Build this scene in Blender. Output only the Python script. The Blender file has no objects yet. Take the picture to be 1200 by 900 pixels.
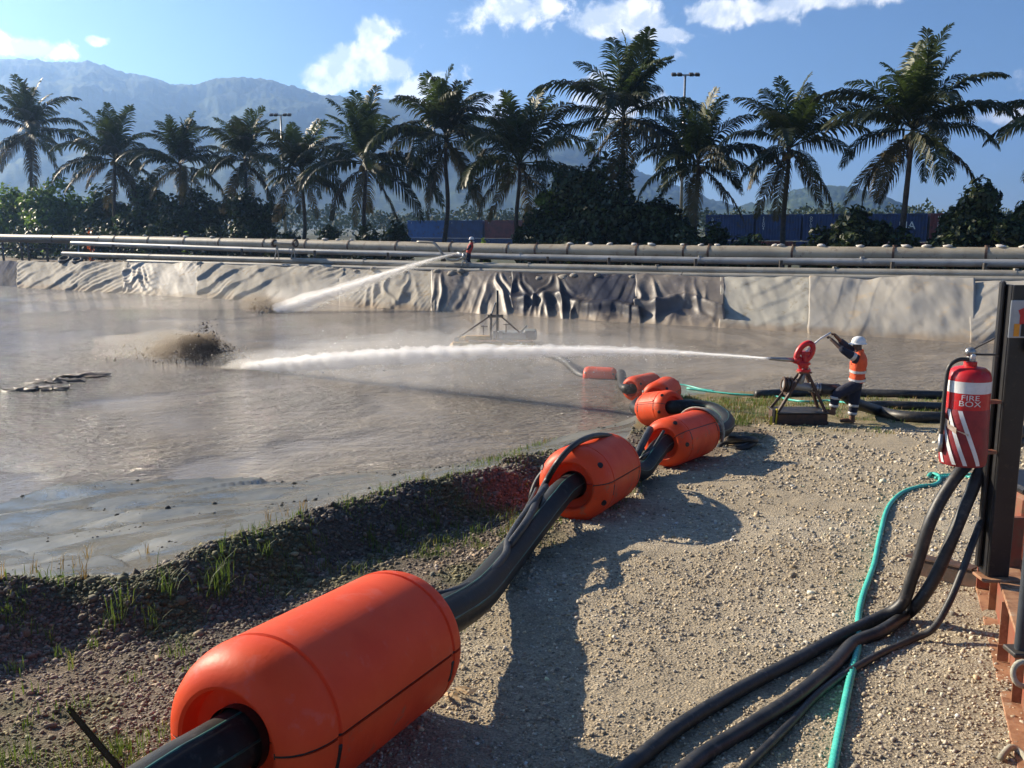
import bpy, bmesh, math, random
import numpy as np
from mathutils import Vector, Matrix, noise as mnoise

random.seed(7)
RNG = np.random.default_rng(11)
R = math.radians
scene = bpy.context.scene
COL = scene.collection

# ------------------------------------------------------------------ camera
CAMZ = 3.85                       # eye above the ground the worker stands on
FPX, CX, CY, HORIZON = 1080.0, 600.0, 450.0, 265.0
PITCH = math.atan((CY - HORIZON) / FPX)
cam_data = bpy.data.cameras.new('camera')
cam_data.sensor_width = 36.0
cam_data.lens = 36.0 * FPX / 1200.0
cam_data.clip_start = 0.05
cam_data.clip_end = 20000.0
cam = bpy.data.objects.new('camera', cam_data)
COL.objects.link(cam)
cam.location = (0, 0, CAMZ)
cam.rotation_euler = (math.pi / 2 - PITCH, 0, 0)
scene.camera = cam

# ------------------------------------------------------------------ light
SUN_EL = 25.0
SUN_AZ = -57.0                    # degrees from +Y, negative = to the left
to_sun = Vector((math.sin(R(SUN_AZ)) * math.cos(R(SUN_EL)), math.cos(R(SUN_AZ)) * math.cos(R(SUN_EL)), math.sin(R(SUN_EL))))
sun_data = bpy.data.lights.new('sun', 'SUN')
sun_data.energy = 5.0
sun_data.angle = R(0.55)
sun_data.color = (1.0, 0.86, 0.66)
sun = bpy.data.objects.new('sun', sun_data)
COL.objects.link(sun)
sun.rotation_euler = to_sun.to_track_quat('Z', 'Y').to_euler()
sun.location = (-20, 14, 30)

world = bpy.data.worlds.new('World')
scene.world = world
world.cycles.sampling_method = 'MANUAL'
world.cycles.sample_map_resolution = 256
world.use_nodes = True
scene.view_settings.view_transform = 'Standard'
scene.view_settings.look = 'None'
scene.view_settings.gamma = 1.0
scene.view_settings.use_curve_mapping = False
scene.view_settings.exposure = 1.18
scene.cycles.use_denoising = True
scene.cycles.max_bounces = 10
scene.cycles.diffuse_bounces = 3
scene.cycles.glossy_bounces = 3
scene.cycles.transmission_bounces = 4
scene.cycles.transparent_max_bounces = 12
scene.cycles.volume_bounces = 8
scene.cycles.caustics_reflective = False
scene.cycles.caustics_refractive = False


class NT:
    """small helper for node trees"""
    def __init__(self, tree):
        self.t = tree
        tree.nodes.clear()
    def n(self, kind, **kw):
        nd = self.t.nodes.new(kind)
        for k, v in kw.items():
            if k.startswith('i_'):
                nd.inputs[k[2:].replace('_', ' ')].default_value = v
            else:
                setattr(nd, k, v)
        return nd
    def l(self, a, b):
        self.t.links.new(a, b)
        return b
    def math(self, op, a, b=None, c=None, clamp=False):
        nd = self.n('ShaderNodeMath', operation=op, use_clamp=clamp)
        for i, v in enumerate((a, b, c)):
            if v is None:
                continue
            if isinstance(v, (int, float)):
                nd.inputs[i].default_value = v
            else:
                self.l(v, nd.inputs[i])
        return nd.outputs[0]
    def smooth(self, v, a, b):
        nd = self.n('ShaderNodeMapRange', interpolation_type='SMOOTHSTEP')
        self.l(v, nd.inputs[0])
        nd.inputs[1].default_value = a
        nd.inputs[2].default_value = b
        return nd.outputs[0]
    def mix(self, f, a, b, kind='MIX'):
        nd = self.n('ShaderNodeMix', data_type='RGBA', blend_type=kind)
        for s, v in ((0, f), (6, a), (7, b)):
            if isinstance(v, (int, float)):
                nd.inputs[s].default_value = v
            elif isinstance(v, (tuple, list)):
                nd.inputs[s].default_value = tuple(v) + ((1,) if len(v) == 3 else ())
            else:
                self.l(v, nd.inputs[s])
        return nd.outputs[2]
    def noise(self, vec, scale, detail=4, rough=.55, dist=0.0):
        nd = self.n('ShaderNodeTexNoise')
        nd.inputs['Scale'].default_value = scale
        nd.inputs['Detail'].default_value = detail
        nd.inputs['Roughness'].default_value = rough
        nd.inputs['Distortion'].default_value = dist
        if vec is not None:
            self.l(vec, nd.inputs['Vector'])
        return nd.outputs['Fac']


def pix_dir(px, py):
    """unit-depth world ray of a photograph pixel (1200 x 900)"""
    a, b = (px - CX) / FPX, (CY - py) / FPX
    c, s = math.cos(PITCH), math.sin(PITCH)
    return Vector((a, c + b * s, -s + b * c))


# sky: Nishita plus cumulus clouds spread round the whole sky, seeded where the photograph has them
W = NT(world.node_tree)
sky = W.n('ShaderNodeTexSky', sky_type='NISHITA')
sky.sun_disc = False
sky.sun_elevation = R(SUN_EL)
sky.sun_rotation = R(SUN_AZ)
sky.altitude = 5
sky.air_density = 0.9
sky.dust_density = 0.0
sky.ozone_density = 6.0
tc = W.n('ShaderNodeTexCoord')
sep = W.n('ShaderNodeSeparateXYZ')
W.l(tc.outputs['Generated'], sep.inputs[0])
az = W.math('ARCTAN2', sep.outputs[0], sep.outputs[1])
el = W.math('ARCSINE', sep.outputs[2])


def sky_blob(px, py, rx, ry):
    d = pix_dir(px, py).normalized()
    a0, e0 = math.atan2(d.x, d.y), math.asin(d.z)
    da = W.math('DIVIDE', W.math('SUBTRACT', az, a0), rx / FPX)
    de = W.math('DIVIDE', W.math('SUBTRACT', el, e0), ry / FPX)
    q = W.math('ADD', W.math('MULTIPLY', da, da), W.math('MULTIPLY', de, de))
    return W.math('EXPONENT', W.math('MULTIPLY', q, -1.0))


blobs = None
for b in ((415, 72, 46, 26), (436, 42, 22, 22), (380, 90, 34, 18), (455, 78, 22, 16),
          (500, 118, 40, 20), (560, 125, 40, 18), (695, 108, 26, 26), (730, 128, 40, 18),
          (25, 56, 60, 11), (70, 62, 24, 8), (112, 48, 12, 6),
          (620, 5, 70, 22), (720, 22, 90, 20), (850, 15, 80, 16), (960, 0, 80, 14), (770, 40, 40, 9),
          (1190, 135, 50, 8), (-160, 60, 90, 22), (1420, 60, 120, 22), (1600, 150, 90, 30),
          (300, -120, 120, 20), (1050, -110, 150, 22)):
    g = sky_blob(*b)
    blobs = g if blobs is None else W.math('MAXIMUM', blobs, g)
cn = W.noise(tc.outputs['Generated'], 22.0, 10, .6, .25)
cl = W.noise(tc.outputs['Generated'], 2.3, 4, .5)
amb = W.math('MULTIPLY', W.smooth(cl, .64, .78), .30)
cov = W.math('ADD', W.math('MULTIPLY', blobs, .62), W.math('MULTIPLY', W.math('SUBTRACT', cn, .5), 1.5))
cov = W.math('ADD', cov, amb)
cmask = W.math('MULTIPLY', W.smooth(cov, .20, .46), W.smooth(el, -.01, .02))
mp = W.n('ShaderNodeMapping')
mp.inputs['Location'].default_value = (.012, -.004, -.016)
W.l(tc.outputs['Generated'], mp.inputs['Vector'])
cn2 = W.noise(mp.outputs[0], 22.0, 5, .55, .25)
shade = W.smooth(W.math('SUBTRACT', cn, cn2), -.09, .10)
ccol = W.mix(shade, (8.0, 8.8, 9.8), (14.5, 14.2, 13.6))
skyc = W.mix(cmask, sky.outputs[0], ccol)
bg = W.n('ShaderNodeBackground')
bg.inputs['Strength'].default_value = 0.05
W.l(skyc, bg.inputs['Color'])
wo = W.n('ShaderNodeOutputWorld')
W.l(bg.outputs[0], wo.inputs[0])

# ------------------------------------------------------------------ helpers: geometry of the place
SLOPE0, SLOPE = 1.72, 0.0965      # gravel yard falls away from the camera towards the pond
ZW = -0.60                        # water level


def P(px, py, depth):
    return Vector((0, 0, CAMZ)) + pix_dir(px, py) * depth


def PY(px, py, y):
    """the point seen at a pixel on the upright plane y metres ahead"""
    d = pix_dir(px, py)
    return Vector((0, 0, CAMZ)) + d * (y / d.y)


def pixz(px, py, z):
    d = pix_dir(px, py)
    return Vector((0, 0, CAMZ)) + d * ((z - CAMZ) / d.z)


def pixg(px, py, off=0.0):
    d = pix_dir(px, py)
    t = (SLOPE0 + off - CAMZ) / (d.z + SLOPE * d.y)
    return Vector((0, 0, CAMZ)) + d * t


B_R, B_L = pixz(1100, 398, ZW), pixz(0, 335, ZW)     # far water edge, two ends
BD = (B_L - B_R); BD.z = 0; BD.normalize()            # along the far bank, towards the left
BN = Vector((BD.y, -BD.x, 0))
if BN.y < 0:
    BN = -BN                                          # pointing away from the pond


def bankpt(px, py, w):
    """the point seen at a pixel on the upright plane w metres behind the far water edge"""
    o = B_R + BN * w
    d = pix_dir(px, py)
    t = (o - Vector((0, 0, CAMZ))).dot(BN) / d.dot(BN)
    return Vector((0, 0, CAMZ)) + d * t


def interp(pts, x):
    xs = [p[0] for p in pts]
    ys = [p[1] for p in pts]
    return float(np.interp(x, xs, ys))


def _hash(ix, iy, seed):
    h = (ix.astype(np.int64) * 374761393 + iy.astype(np.int64) * 668265263 + seed * 974634777) & 0x7fffffff
    h = ((h ^ (h >> 13)) * 1274126177) & 0x7fffffff
    return ((h ^ (h >> 16)) & 0xffff) / 65535.0


def vnoise(x, y, seed=0):
    x = np.asarray(x, float); y = np.asarray(y, float)
    ix, iy = np.floor(x), np.floor(y)
    fx, fy = x - ix, y - iy
    fx = fx * fx * (3 - 2 * fx); fy = fy * fy * (3 - 2 * fy)
    a, b = _hash(ix, iy, seed), _hash(ix + 1, iy, seed)
    c, d = _hash(ix, iy + 1, seed), _hash(ix + 1, iy + 1, seed)
    return (a * (1 - fx) + b * fx) * (1 - fy) + (c * (1 - fx) + d * fx) * fy - .5


def fbm(x, y, octaves=4, seed=0, gain=.5):
    s, a = 0, 1.0
    for o in range(octaves):
        s = s + a * vnoise(x * 2 ** o + 17 * o, y * 2 ** o - 9 * o, seed + o)
        a *= gain
    return s


def poly_dist(x, y, poly):
    best = np.full(np.shape(x), 1e9)
    near = np.zeros(np.shape(x))
    for (x0, y0), (x1, y1) in zip(poly[:-1], poly[1:]):
        dx, dy = x1 - x0, y1 - y0
        t = np.clip(((x - x0) * dx + (y - y0) * dy) / (dx * dx + dy * dy), 0, 1)
        qx, qy = x0 + t * dx, y0 + t * dy
        d = np.hypot(x - qx, y - qy)
        m = d < best
        best = np.where(m, d, best)
        near = np.where(m, qy, near)
    return best, near


def in_poly(x, y, poly):
    c = np.zeros(np.shape(x), bool)
    for (x0, y0), (x1, y1) in zip(poly, poly[1:] + poly[:1]):
        if y0 == y1:
            continue
        cond = ((y0 > y) != (y1 > y)) & (x < (x1 - x0) * (y - y0) / (y1 - y0) + x0)
        c ^= cond
    return c


def smoothstep(x, a, b):
    t = np.clip((x - a) / (b - a), 0, 1)
    return t * t * (3 - 2 * t)


# edge of the gravel yard (A) and the water line (WL), both running left to right
A_px = [(-160, 735), (0, 682), (90, 668), (150, 668), (200, 658), (300, 624), (400, 598), (500, 573), (560, 556), (610, 530), (660, 516), (735, 500)]
A_LINE = [tuple(pixg(px, py, .28)[:2]) for px, py in A_px]
WL_px = [(-220, 640), (0, 590), (70, 566), (180, 562), (310, 556), (350, 560), (430, 552), (520, 546), (585, 535), (640, 516), (700, 503), (742, 494), (752, 476), (790, 467), (830, 461), (880, 459)]
WL_LINE = [tuple(pixz(px, py, ZW)[:2]) for px, py in WL_px]
TAIL = [(9.0, 24.3), (14.0, 23.8), (22.0, 24.4), (34.0, 24.0), (60.0, 24.0)]
A_LINE = [(A_LINE[0][0] - 30, A_LINE[0][1] - 9)] + A_LINE + [tuple(pixz(756, 474, ZW)[:2]), tuple(pixz(792, 466, ZW)[:2]), tuple(pixz(832, 460, ZW)[:2]), tuple(pixz(880, 458.5, ZW)[:2])] + TAIL
WL_LINE = [(WL_LINE[0][0] - 40, WL_LINE[0][1] - 9)] + WL_LINE + TAIL
BOX_END = [(80, 24), (80, -60), (-80, -60), (-80, A_LINE[0][1])]
LAND = A_LINE + BOX_END
DRY = WL_LINE + [(80, 24), (80, -60), (-80, -60), (-80, WL_LINE[0][1])]


SCARPS = [[tuple(pixz(px, py, z)[:2]) for px, py in pts] for z, pts in ((.1, ((-60, 646), (20, 640), (66, 632), (104, 612), (140, 596), (150, 590))), (-.45, ((236, 552), (270, 551), (303, 552), (309, 556), (296, 563), (280, 569))), (-.2, ((330, 600), (420, 575), (520, 556))))]


def signed_dist(x, y, line):
    best = np.full(np.shape(x), 1e9); sg = np.zeros(np.shape(x))
    for (x0, y0), (x1, y1) in zip(line[:-1], line[1:]):
        dx, dy = x1 - x0, y1 - y0
        t = np.clip(((x - x0) * dx + (y - y0) * dy) / (dx * dx + dy * dy), 0, 1)
        d = np.hypot(x - x0 - t * dx, y - y0 - t * dy)
        m = d < best
        best = np.where(m, d, best)
        sg = np.where(m, dx * (y - y0) - dy * (x - x0), sg)
    return best, sg


def berm_h(x):
    return .36 - .24 * smoothstep(x, -.6, 1.2)


def height(x, y, detail=True):
    x = np.asarray(x, float); y = np.asarray(y, float)
    plane = SLOPE0 - SLOPE * y
    dA, nA = poly_dist(x, y, A_LINE)
    dW, _ = poly_dist(x, y, WL_LINE)
    land = in_poly(x, y, LAND)
    dry = in_poly(x, y, DRY) | land
    wob = fbm(x * 1.3, y * 1.3, 3, 5)
    s = dA + wob * .12
    bh = berm_h(x) * (1 + .5 * wob)
    berm = bh * np.where(s < .18, .80 + .2 * np.clip(s / .18, 0, 1), 1 - smoothstep(s, .18, .78))
    edge_fade = smoothstep(x, 1.6, 2.4)
    berm = berm * (1 - edge_fade)
    hump = .16 * np.exp(-(((x - 3.9) / .9) ** 2 + ((y - 21.8) / 1.3) ** 2))
    tail = smoothstep(x, 3.5, 5.0)
    lh = plane + berm + hump + fbm(x * .5, y * .5, 3, 2) * .06
    tA = SLOPE0 - SLOPE * nA + berm_h(x) * .7 * (1 - edge_fade)
    t = dA / (dA + dW + 1e-6)
    mh = tA * (1 - t) ** 1.15 + (ZW + .02) * (1 - (1 - t) ** 1.15) + fbm(x * .7, y * .7, 3, 9) * .10 * np.minimum(dA, 1) * np.minimum(dW * 1.5, 1)
    wh = ZW - .03 - .14 * dW
    # low scarps where the wet mud has slumped
    for line in SCARPS:
        d, sd = signed_dist(x, y, line)
        mh = mh - .07 * np.exp(-d / .9) * (sd > 0)
    h = np.where(land, np.maximum(lh, ZW + .015 + 0 * lh), np.where(dry, mh, wh))
    if detail:
        h = h + np.where(land, fbm(x * 6, y * 6, 3, 21) * .022, np.where(dry, fbm(x * 3, y * 3, 3, 31) * .018, 0))
    return h


def gz(x, y):
    return float(height(np.array([x]), np.array([y]))[0])


def on_ground(px, py, off=0.0):
    """point of the real terrain seen at a pixel"""
    d = pix_dir(px, py)
    lo, hi = 1.5, 60.0
    t = lo
    o = Vector((0, 0, CAMZ))
    ts = np.linspace(lo, hi, 2400)
    xs, ys, zs = d.x * ts, d.y * ts, CAMZ + d.z * ts
    hh = height(xs, ys) + off
    i = int(np.argmax(zs <= hh))
    return Vector((xs[i], ys[i], hh[i]))


# ------------------------------------------------------------------ helpers: meshes and objects
class MB:
    """collects shapes and links them as ONE mesh object"""
    def __init__(self):
        self.v, self.f, self.m = [], [], []
        self.mi = 0
    def add(self, verts, faces):
        o = len(self.v)
        self.v.extend([tuple(p) for p in verts])
        self.f.extend([tuple(i + o for i in f) for f in faces])
        self.m.extend([self.mi] * len(faces))
        return self
    def box(self, c, s, rot=None, bev=0.0):
        hx, hy, hz = s[0] / 2, s[1] / 2, s[2] / 2
        M = rot if rot is not None else Matrix.Identity(3)
        c = Vector(c)
        if bev <= 0:
            vs = [Vector((x, y, z)) for x in (-hx, hx) for y in (-hy, hy) for z in (-hz, hz)]
            fs = [(0, 1, 3, 2), (4, 6, 7, 5), (0, 4, 5, 1), (2, 3, 7, 6), (0, 2, 6, 4), (1, 5, 7, 3)]
        else:
            b = min(bev, hx * .9, hy * .9, hz * .9)
            vs, fs = [], []
            for sx in (-1, 1):
                for sy in (-1, 1):
                    for sz in (-1, 1):
                        vs += [Vector((sx * hx, sy * (hy - b), sz * (hz - b))), Vector((sx * (hx - b), sy * hy, sz * (hz - b))), Vector((sx * (hx - b), sy * (hy - b), sz * hz))]
            bm = bmesh.new()
            for p in vs:
                bm.verts.new(p)
            r = bmesh.ops.convex_hull(bm, input=bm.verts)
            bm.verts.index_update()
            vs = [v.co.copy() for v in bm.verts]
            fs = [tuple(v.index for v in f.verts) for f in bm.faces]
            bm.free()
        return self.add([c + M @ p for p in vs], fs)
    def bar(self, a, b, w, h, up=(0, 0, 1), bev=0.0):
        a, b = Vector(a), Vector(b)
        d = b - a
        L = d.length
        d.normalize()
        u = Vector(up)
        s = d.cross(u)
        if s.length < 1e-4:
            s = d.cross(Vector((1, 0, 0)))
        s.normalize()
        u = s.cross(d)
        M = Matrix((d, s, u)).transposed()
        return self.box((a + b) / 2, (L, w, h), M, bev)
    def tube(self, pts, r, n=10, cap=True):
        pts = [Vector(p) for p in pts]
        rs = r if isinstance(r, (list, tuple, np.ndarray)) else [r] * len(pts)
        T = []
        for i in range(len(pts)):
            d = pts[min(i + 1, len(pts) - 1)] - pts[max(i - 1, 0)]
            T.append(d.normalized() if d.length > 1e-9 else Vector((0, 0, 1)))
        u = T[0].orthogonal().normalized()
        vs, fs = [], []
        for i, p in enumerate(pts):
            u = u - T[i] * u.dot(T[i])
            u = u.normalized() if u.length > 1e-6 else T[i].orthogonal().normalized()
            w = T[i].cross(u)
            for k in range(n):
                a = 2 * math.pi * k / n
                vs.append(p + (u * math.cos(a) + w * math.sin(a)) * rs[i])
        for i in range(len(pts) - 1):
            for k in range(n):
                fs.append((i * n + k, i * n + (k + 1) % n, (i + 1) * n + (k + 1) % n, (i + 1) * n + k))
        if cap:
            fs.append(tuple(range(n - 1, -1, -1)))
            fs.append(tuple((len(pts) - 1) * n + k for k in range(n)))
        return self.add(vs, fs)
    def lathe(self, prof, n=24, M=None, a0=0.0, a1=2 * math.pi, close=False):
        """prof: (radius, height) about local Z"""
        full = abs(a1 - a0 - 2 * math.pi) < 1e-6
        m = n if full else n + 1
        vs, fs = [], []
        for r, z in prof:
            for k in range(m):
                a = a0 + (a1 - a0) * k / n
                vs.append(Vector((r * math.cos(a), r * math.sin(a), z)))
        for i in range(len(prof) - 1):
            for k in range(n):
                k2 = (k + 1) % m
                fs.append((i * m + k, i * m + k2, (i + 1) * m + k2, (i + 1) * m + k))
        if close and not full:
            fs.append(tuple(i * m for i in range(len(prof))))
            fs.append(tuple(i * m + m - 1 for i in reversed(range(len(prof)))))
        if M is not None:
            vs = [M @ p for p in vs]
        return self.add(vs, fs)
    def ball(self, c, r, n=10, m=7, M=None):
        c = Vector(c)
        rr = Vector(r) if not isinstance(r, (int, float)) else Vector((r, r, r))
        vs, fs = [], []
        for i in range(m + 1):
            t = math.pi * i / m
            for k in range(n):
                a = 2 * math.pi * k / n
                p = Vector((rr.x * math.sin(t) * math.cos(a), rr.y * math.sin(t) * math.sin(a), rr.z * math.cos(t)))
                vs.append(c + (M @ p if M is not None else p))
        for i in range(m):
            for k in range(n):
                fs.append((i * n + k, (i + 1) * n + k, (i + 1) * n + (k + 1) % n, i * n + (k + 1) % n))
        return self.add(vs, fs)
    def mesh(self, name, mats, smooth=False, angle=None):
        me = bpy.data.meshes.new(name)
        me.from_pydata(self.v, [], self.f)
        for m in (mats if isinstance(mats, (list, tuple)) else [mats]):
            me.materials.append(m)
        me.polygons.foreach_set('material_index', self.m)
        if smooth:
            me.polygons.foreach_set('use_smooth', [True] * len(self.f))
            if angle is not None:
                me.set_sharp_from_angle(angle=R(angle))
        me.validate(clean_customdata=False)
        me.update()
        return me
    def build(self, name, mats, parent=None, smooth=False, angle=None):
        return link(name, self.mesh(name, mats, smooth, angle), parent)


def link(name, me, parent=None):
    o = bpy.data.objects.new(name, me)
    COL.objects.link(o)
    if parent is not None:
        o.parent = parent
        o.matrix_parent_inverse = parent_world(parent).inverted()
    return o


def parent_world(o):
    M = o.matrix_basis.copy()
    if o.parent is not None:
        M = parent_world(o.parent) @ o.matrix_parent_inverse @ M
    return M


def tag(o, label=None, cat=None, group=None, kind=None):
    if label:
        o['label'] = label
    if cat:
        o['category'] = cat
    if group:
        o['group'] = group
    if kind:
        o['kind'] = kind
    return o


def thing(name, loc, label, cat, group=None, rz=0.0):
    o = bpy.data.objects.new(name, None)
    COL.objects.link(o)
    o.empty_display_size = .2
    o.location = loc
    o.rotation_euler = (0, 0, rz)
    return tag(o, label, cat, group)


def copy_tree(o, parent=None):
    c = o.copy()
    COL.objects.link(c)
    if parent is not None:
        c.parent = parent
        c.matrix_parent_inverse = o.matrix_parent_inverse.copy()
    for ch in list(o.children):
        copy_tree(ch, c)
    return c


def np_mesh(name, verts, tris, mats, smooth=False, color=None):
    """big meshes straight from numpy arrays: verts (n,3), tris (m,k)"""
    me = bpy.data.meshes.new(name)
    n, (m, k) = len(verts), tris.shape
    me.vertices.add(n)
    me.vertices.foreach_set('co', np.ascontiguousarray(verts, np.float32).ravel())
    me.loops.add(m * k)
    me.loops.foreach_set('vertex_index', np.ascontiguousarray(tris, np.int32).ravel())
    me.polygons.add(m)
    me.polygons.foreach_set('loop_start', np.arange(0, m * k, k, dtype=np.int32))
    me.polygons.foreach_set('loop_total', np.full(m, k, np.int32))
    if smooth:
        me.polygons.foreach_set('use_smooth', np.ones(m, bool))
    for mt in (mats if isinstance(mats, (list, tuple)) else [mats]):
        me.materials.append(mt)
    if color is not None:
        at = me.color_attributes.new('zone', 'FLOAT_COLOR', 'POINT')
        c4 = np.ones((n, 4), np.float32)
        c4[:, :color.shape[1]] = color
        at.data.foreach_set('color', c4.ravel())
    me.update()
    me.validate(clean_customdata=False)
    return me


def grid_faces(nu, nv):
    """faces of a grid stored with v fastest"""
    i, j = np.meshgrid(np.arange(nu - 1), np.arange(nv - 1), indexing='ij')
    a = (i * nv + j).ravel()
    return np.stack([a, a + nv, a + nv + 1, a + 1], 1)


def smooth_path(pts, k=8):
    pts = [Vector(p) for p in pts]
    q = [pts[0] * 2 - pts[1]] + pts + [pts[-1] * 2 - pts[-2]]
    out = []
    for i in range(1, len(q) - 2):
        p0, p1, p2, p3 = q[i - 1], q[i], q[i + 1], q[i + 2]
        for s in range(k):
            t = s / k
            out.append(.5 * ((2 * p1) + (p2 - p0) * t + (2 * p0 - 5 * p1 + 4 * p2 - p3) * t * t + (3 * p1 - p0 - 3 * p2 + p3) * t ** 3))
    out.append(pts[-1])
    return out


# ------------------------------------------------------------------ materials
def pmat(name, c1, c2=None, scale=4.0, rough=.6, bump=0.0, bscale=None, metal=0.0, spec=.5, lo=.4, hi=.62, c3=None, s3=30., detail=5, coat=0.0, transl=0.0, rvar=0.0, stretch=None, rand=None, rlo=.55, rhi=1.5):
    m = bpy.data.materials.new(name)
    m.use_nodes = True
    N = NT(m.node_tree)
    b = N.n('ShaderNodeBsdfPrincipled')
    o = N.n('ShaderNodeOutputMaterial')
    g = N.n('ShaderNodeTexCoord')
    vec = g.outputs['Object']
    if stretch:
        mpn = N.n('ShaderNodeMapping')
        mpn.inputs['Scale'].default_value = stretch
        N.l(vec, mpn.inputs['Vector'])
        vec = mpn.outputs[0]
    b.inputs['Roughness'].default_value = rough
    b.inputs['Metallic'].default_value = metal
    b.inputs['Specular IOR Level'].default_value = spec
    if coat:
        b.inputs['Coat Weight'].default_value = coat
        b.inputs['Coat Roughness'].default_value = .15
    nz = None
    if c2 is None:
        c2 = tuple(x * .72 for x in c1)
    nz = N.noise(vec, scale, detail, .6)
    col = N.mix(N.smooth(nz, lo, hi), c1, c2)
    if c3 is not None:
        n3 = N.noise(vec, s3, 4, .65)
        col = N.mix(N.smooth(n3, .56, .68), col, c3)
    if rand:
        src = N.n('ShaderNodeNewGeometry').outputs['Random Per Island'] if rand == 'island' else N.n('ShaderNodeObjectInfo').outputs['Random']
        col = N.mix(1.0, col, N.mix(src, (rlo, rlo, rlo * .95), (rhi, rhi * .98, rhi * .85)), 'MULTIPLY')
    N.l(col, b.inputs['Base Color'])
    if rvar:
        rr = N.n('ShaderNodeMapRange')
        N.l(nz, rr.inputs[0])
        rr.inputs[3].default_value = max(.02, rough - rvar)
        rr.inputs[4].default_value = min(1, rough + rvar)
        N.l(rr.outputs[0], b.inputs['Roughness'])
    if bump:
        bp = N.n('ShaderNodeBump')
        bp.inputs['Strength'].default_value = 1.0
        bp.inputs['Distance'].default_value = bump
        N.l(N.noise(vec, bscale or scale * 6, 6, .65), bp.inputs['Height'])
        N.l(bp.outputs[0], b.inputs['Normal'])
    if transl:
        t = N.n('ShaderNodeBsdfTranslucent')
        N.l(col, t.inputs['Color'])
        mx = N.n('ShaderNodeMixShader')
        mx.inputs[0].default_value = transl
        N.l(b.outputs[0], mx.inputs[1])
        N.l(t.outputs[0], mx.inputs[2])
        N.l(mx.outputs[0], o.inputs[0])
    else:
        N.l(b.outputs[0], o.inputs[0])
    m['bsdf'] = b.name
    return m


M = {}
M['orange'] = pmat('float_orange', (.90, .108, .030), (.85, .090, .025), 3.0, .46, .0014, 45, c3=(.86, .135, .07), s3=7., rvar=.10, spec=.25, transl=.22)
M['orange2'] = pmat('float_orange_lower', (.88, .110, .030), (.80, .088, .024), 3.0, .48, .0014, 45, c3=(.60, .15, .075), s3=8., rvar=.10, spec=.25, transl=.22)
M['slot'] = pmat('bolt_recess', (.012, .012, .012), rough=.5)
M['hdpe'] = pmat('black_pipe', (.012, .013, .013), (.022, .022, .021), 5, .50, .001, 40, c3=(.04, .037, .033), s3=14., rvar=.10, spec=.22)
M['stripe'] = pmat('pipe_stripe', (.02, .11, .09), (.012, .05, .04), 9, .4)
M['rubber'] = pmat('hose_rubber', (.016, .016, .016), (.035, .033, .03), 8, .48, .0012, 70, c3=(.07, .06, .05), s3=18.)
M['teal'] = pmat('teal_hose', (.05, .42, .34), (.07, .50, .40), 6, .42, 0, c3=(.10, .36, .28), s3=25.)
M['steel'] = pmat('galvanised_steel', (.42, .41, .39), (.30, .30, .29), 8, .35, .001, 50, metal=.75)
M['darksteel'] = pmat('dark_steel', (.05, .048, .046), (.09, .075, .06), 8, .5, .001, 40, metal=.4)
M['black_paint'] = pmat('black_paint', (.010, .010, .012), (.016, .015, .016), 6, .42, .0008, 40, c3=(.03, .025, .02), s3=22.)
M['redox'] = pmat('red_oxide_paint', (.24, .065, .035), (.20, .10, .055), 7, .6, .002, 30, c3=(.16, .075, .04), s3=14., detail=8)
M['rust'] = pmat('rusty_steel', (.36, .19, .10), (.22, .10, .05), 9, .72, .002, 40, c3=(.42, .30, .20), s3=10., detail=8)
M['brownrust'] = pmat('brown_rust', (.09, .045, .028), (.05, .03, .02), 9, .65, .002, 30)
M['red'] = pmat('red_enamel', (.60, .015, .018), (.48, .012, .014), 7, .38, .0008, 40, c3=(.42, .06, .05), s3=24.)
M['white'] = pmat('white_paint', (.78, .78, .76), (.66, .66, .63), 9, .45)
M['tanpipe'] = pmat('tan_pipe', (.40, .35, .26), (.30, .265, .20), .55, .55, .004, 6, c3=(.24, .19, .14), s3=3.)
M['greypipe'] = pmat('grey_pipe', (.36, .36, .35), (.26, .26, .25), .7, .42, .003, 8, metal=.25)
M['drab'] = pmat('drab_pipe', (.33, .31, .26), (.24, .22, .18), .8, .5, .003, 8)
M['soil'] = pmat('bank_soil', (.20, .15, .10), (.11, .085, .06), 1.2, .9, .05, 9, c3=(.30, .26, .20), s3=5.)
M['trunk'] = pmat('palm_trunk', (.075, .062, .05), (.045, .038, .03), 5, .85, .03, 10)
M['bark'] = pmat('bark', (.07, .055, .04), (.04, .03, .022), 4, .9, .02, 14)
# ================================================================== THE SETTING
# line of the floating pipe on the ground: gravel road lies to its right
PIPE_G = [tuple(pixg(px, py)[:2]) for px, py in ((150, 1100), (330, 900), (490, 735), (600, 660), (690, 600), (760, 556), (850, 532), (905, 508))]


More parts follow.
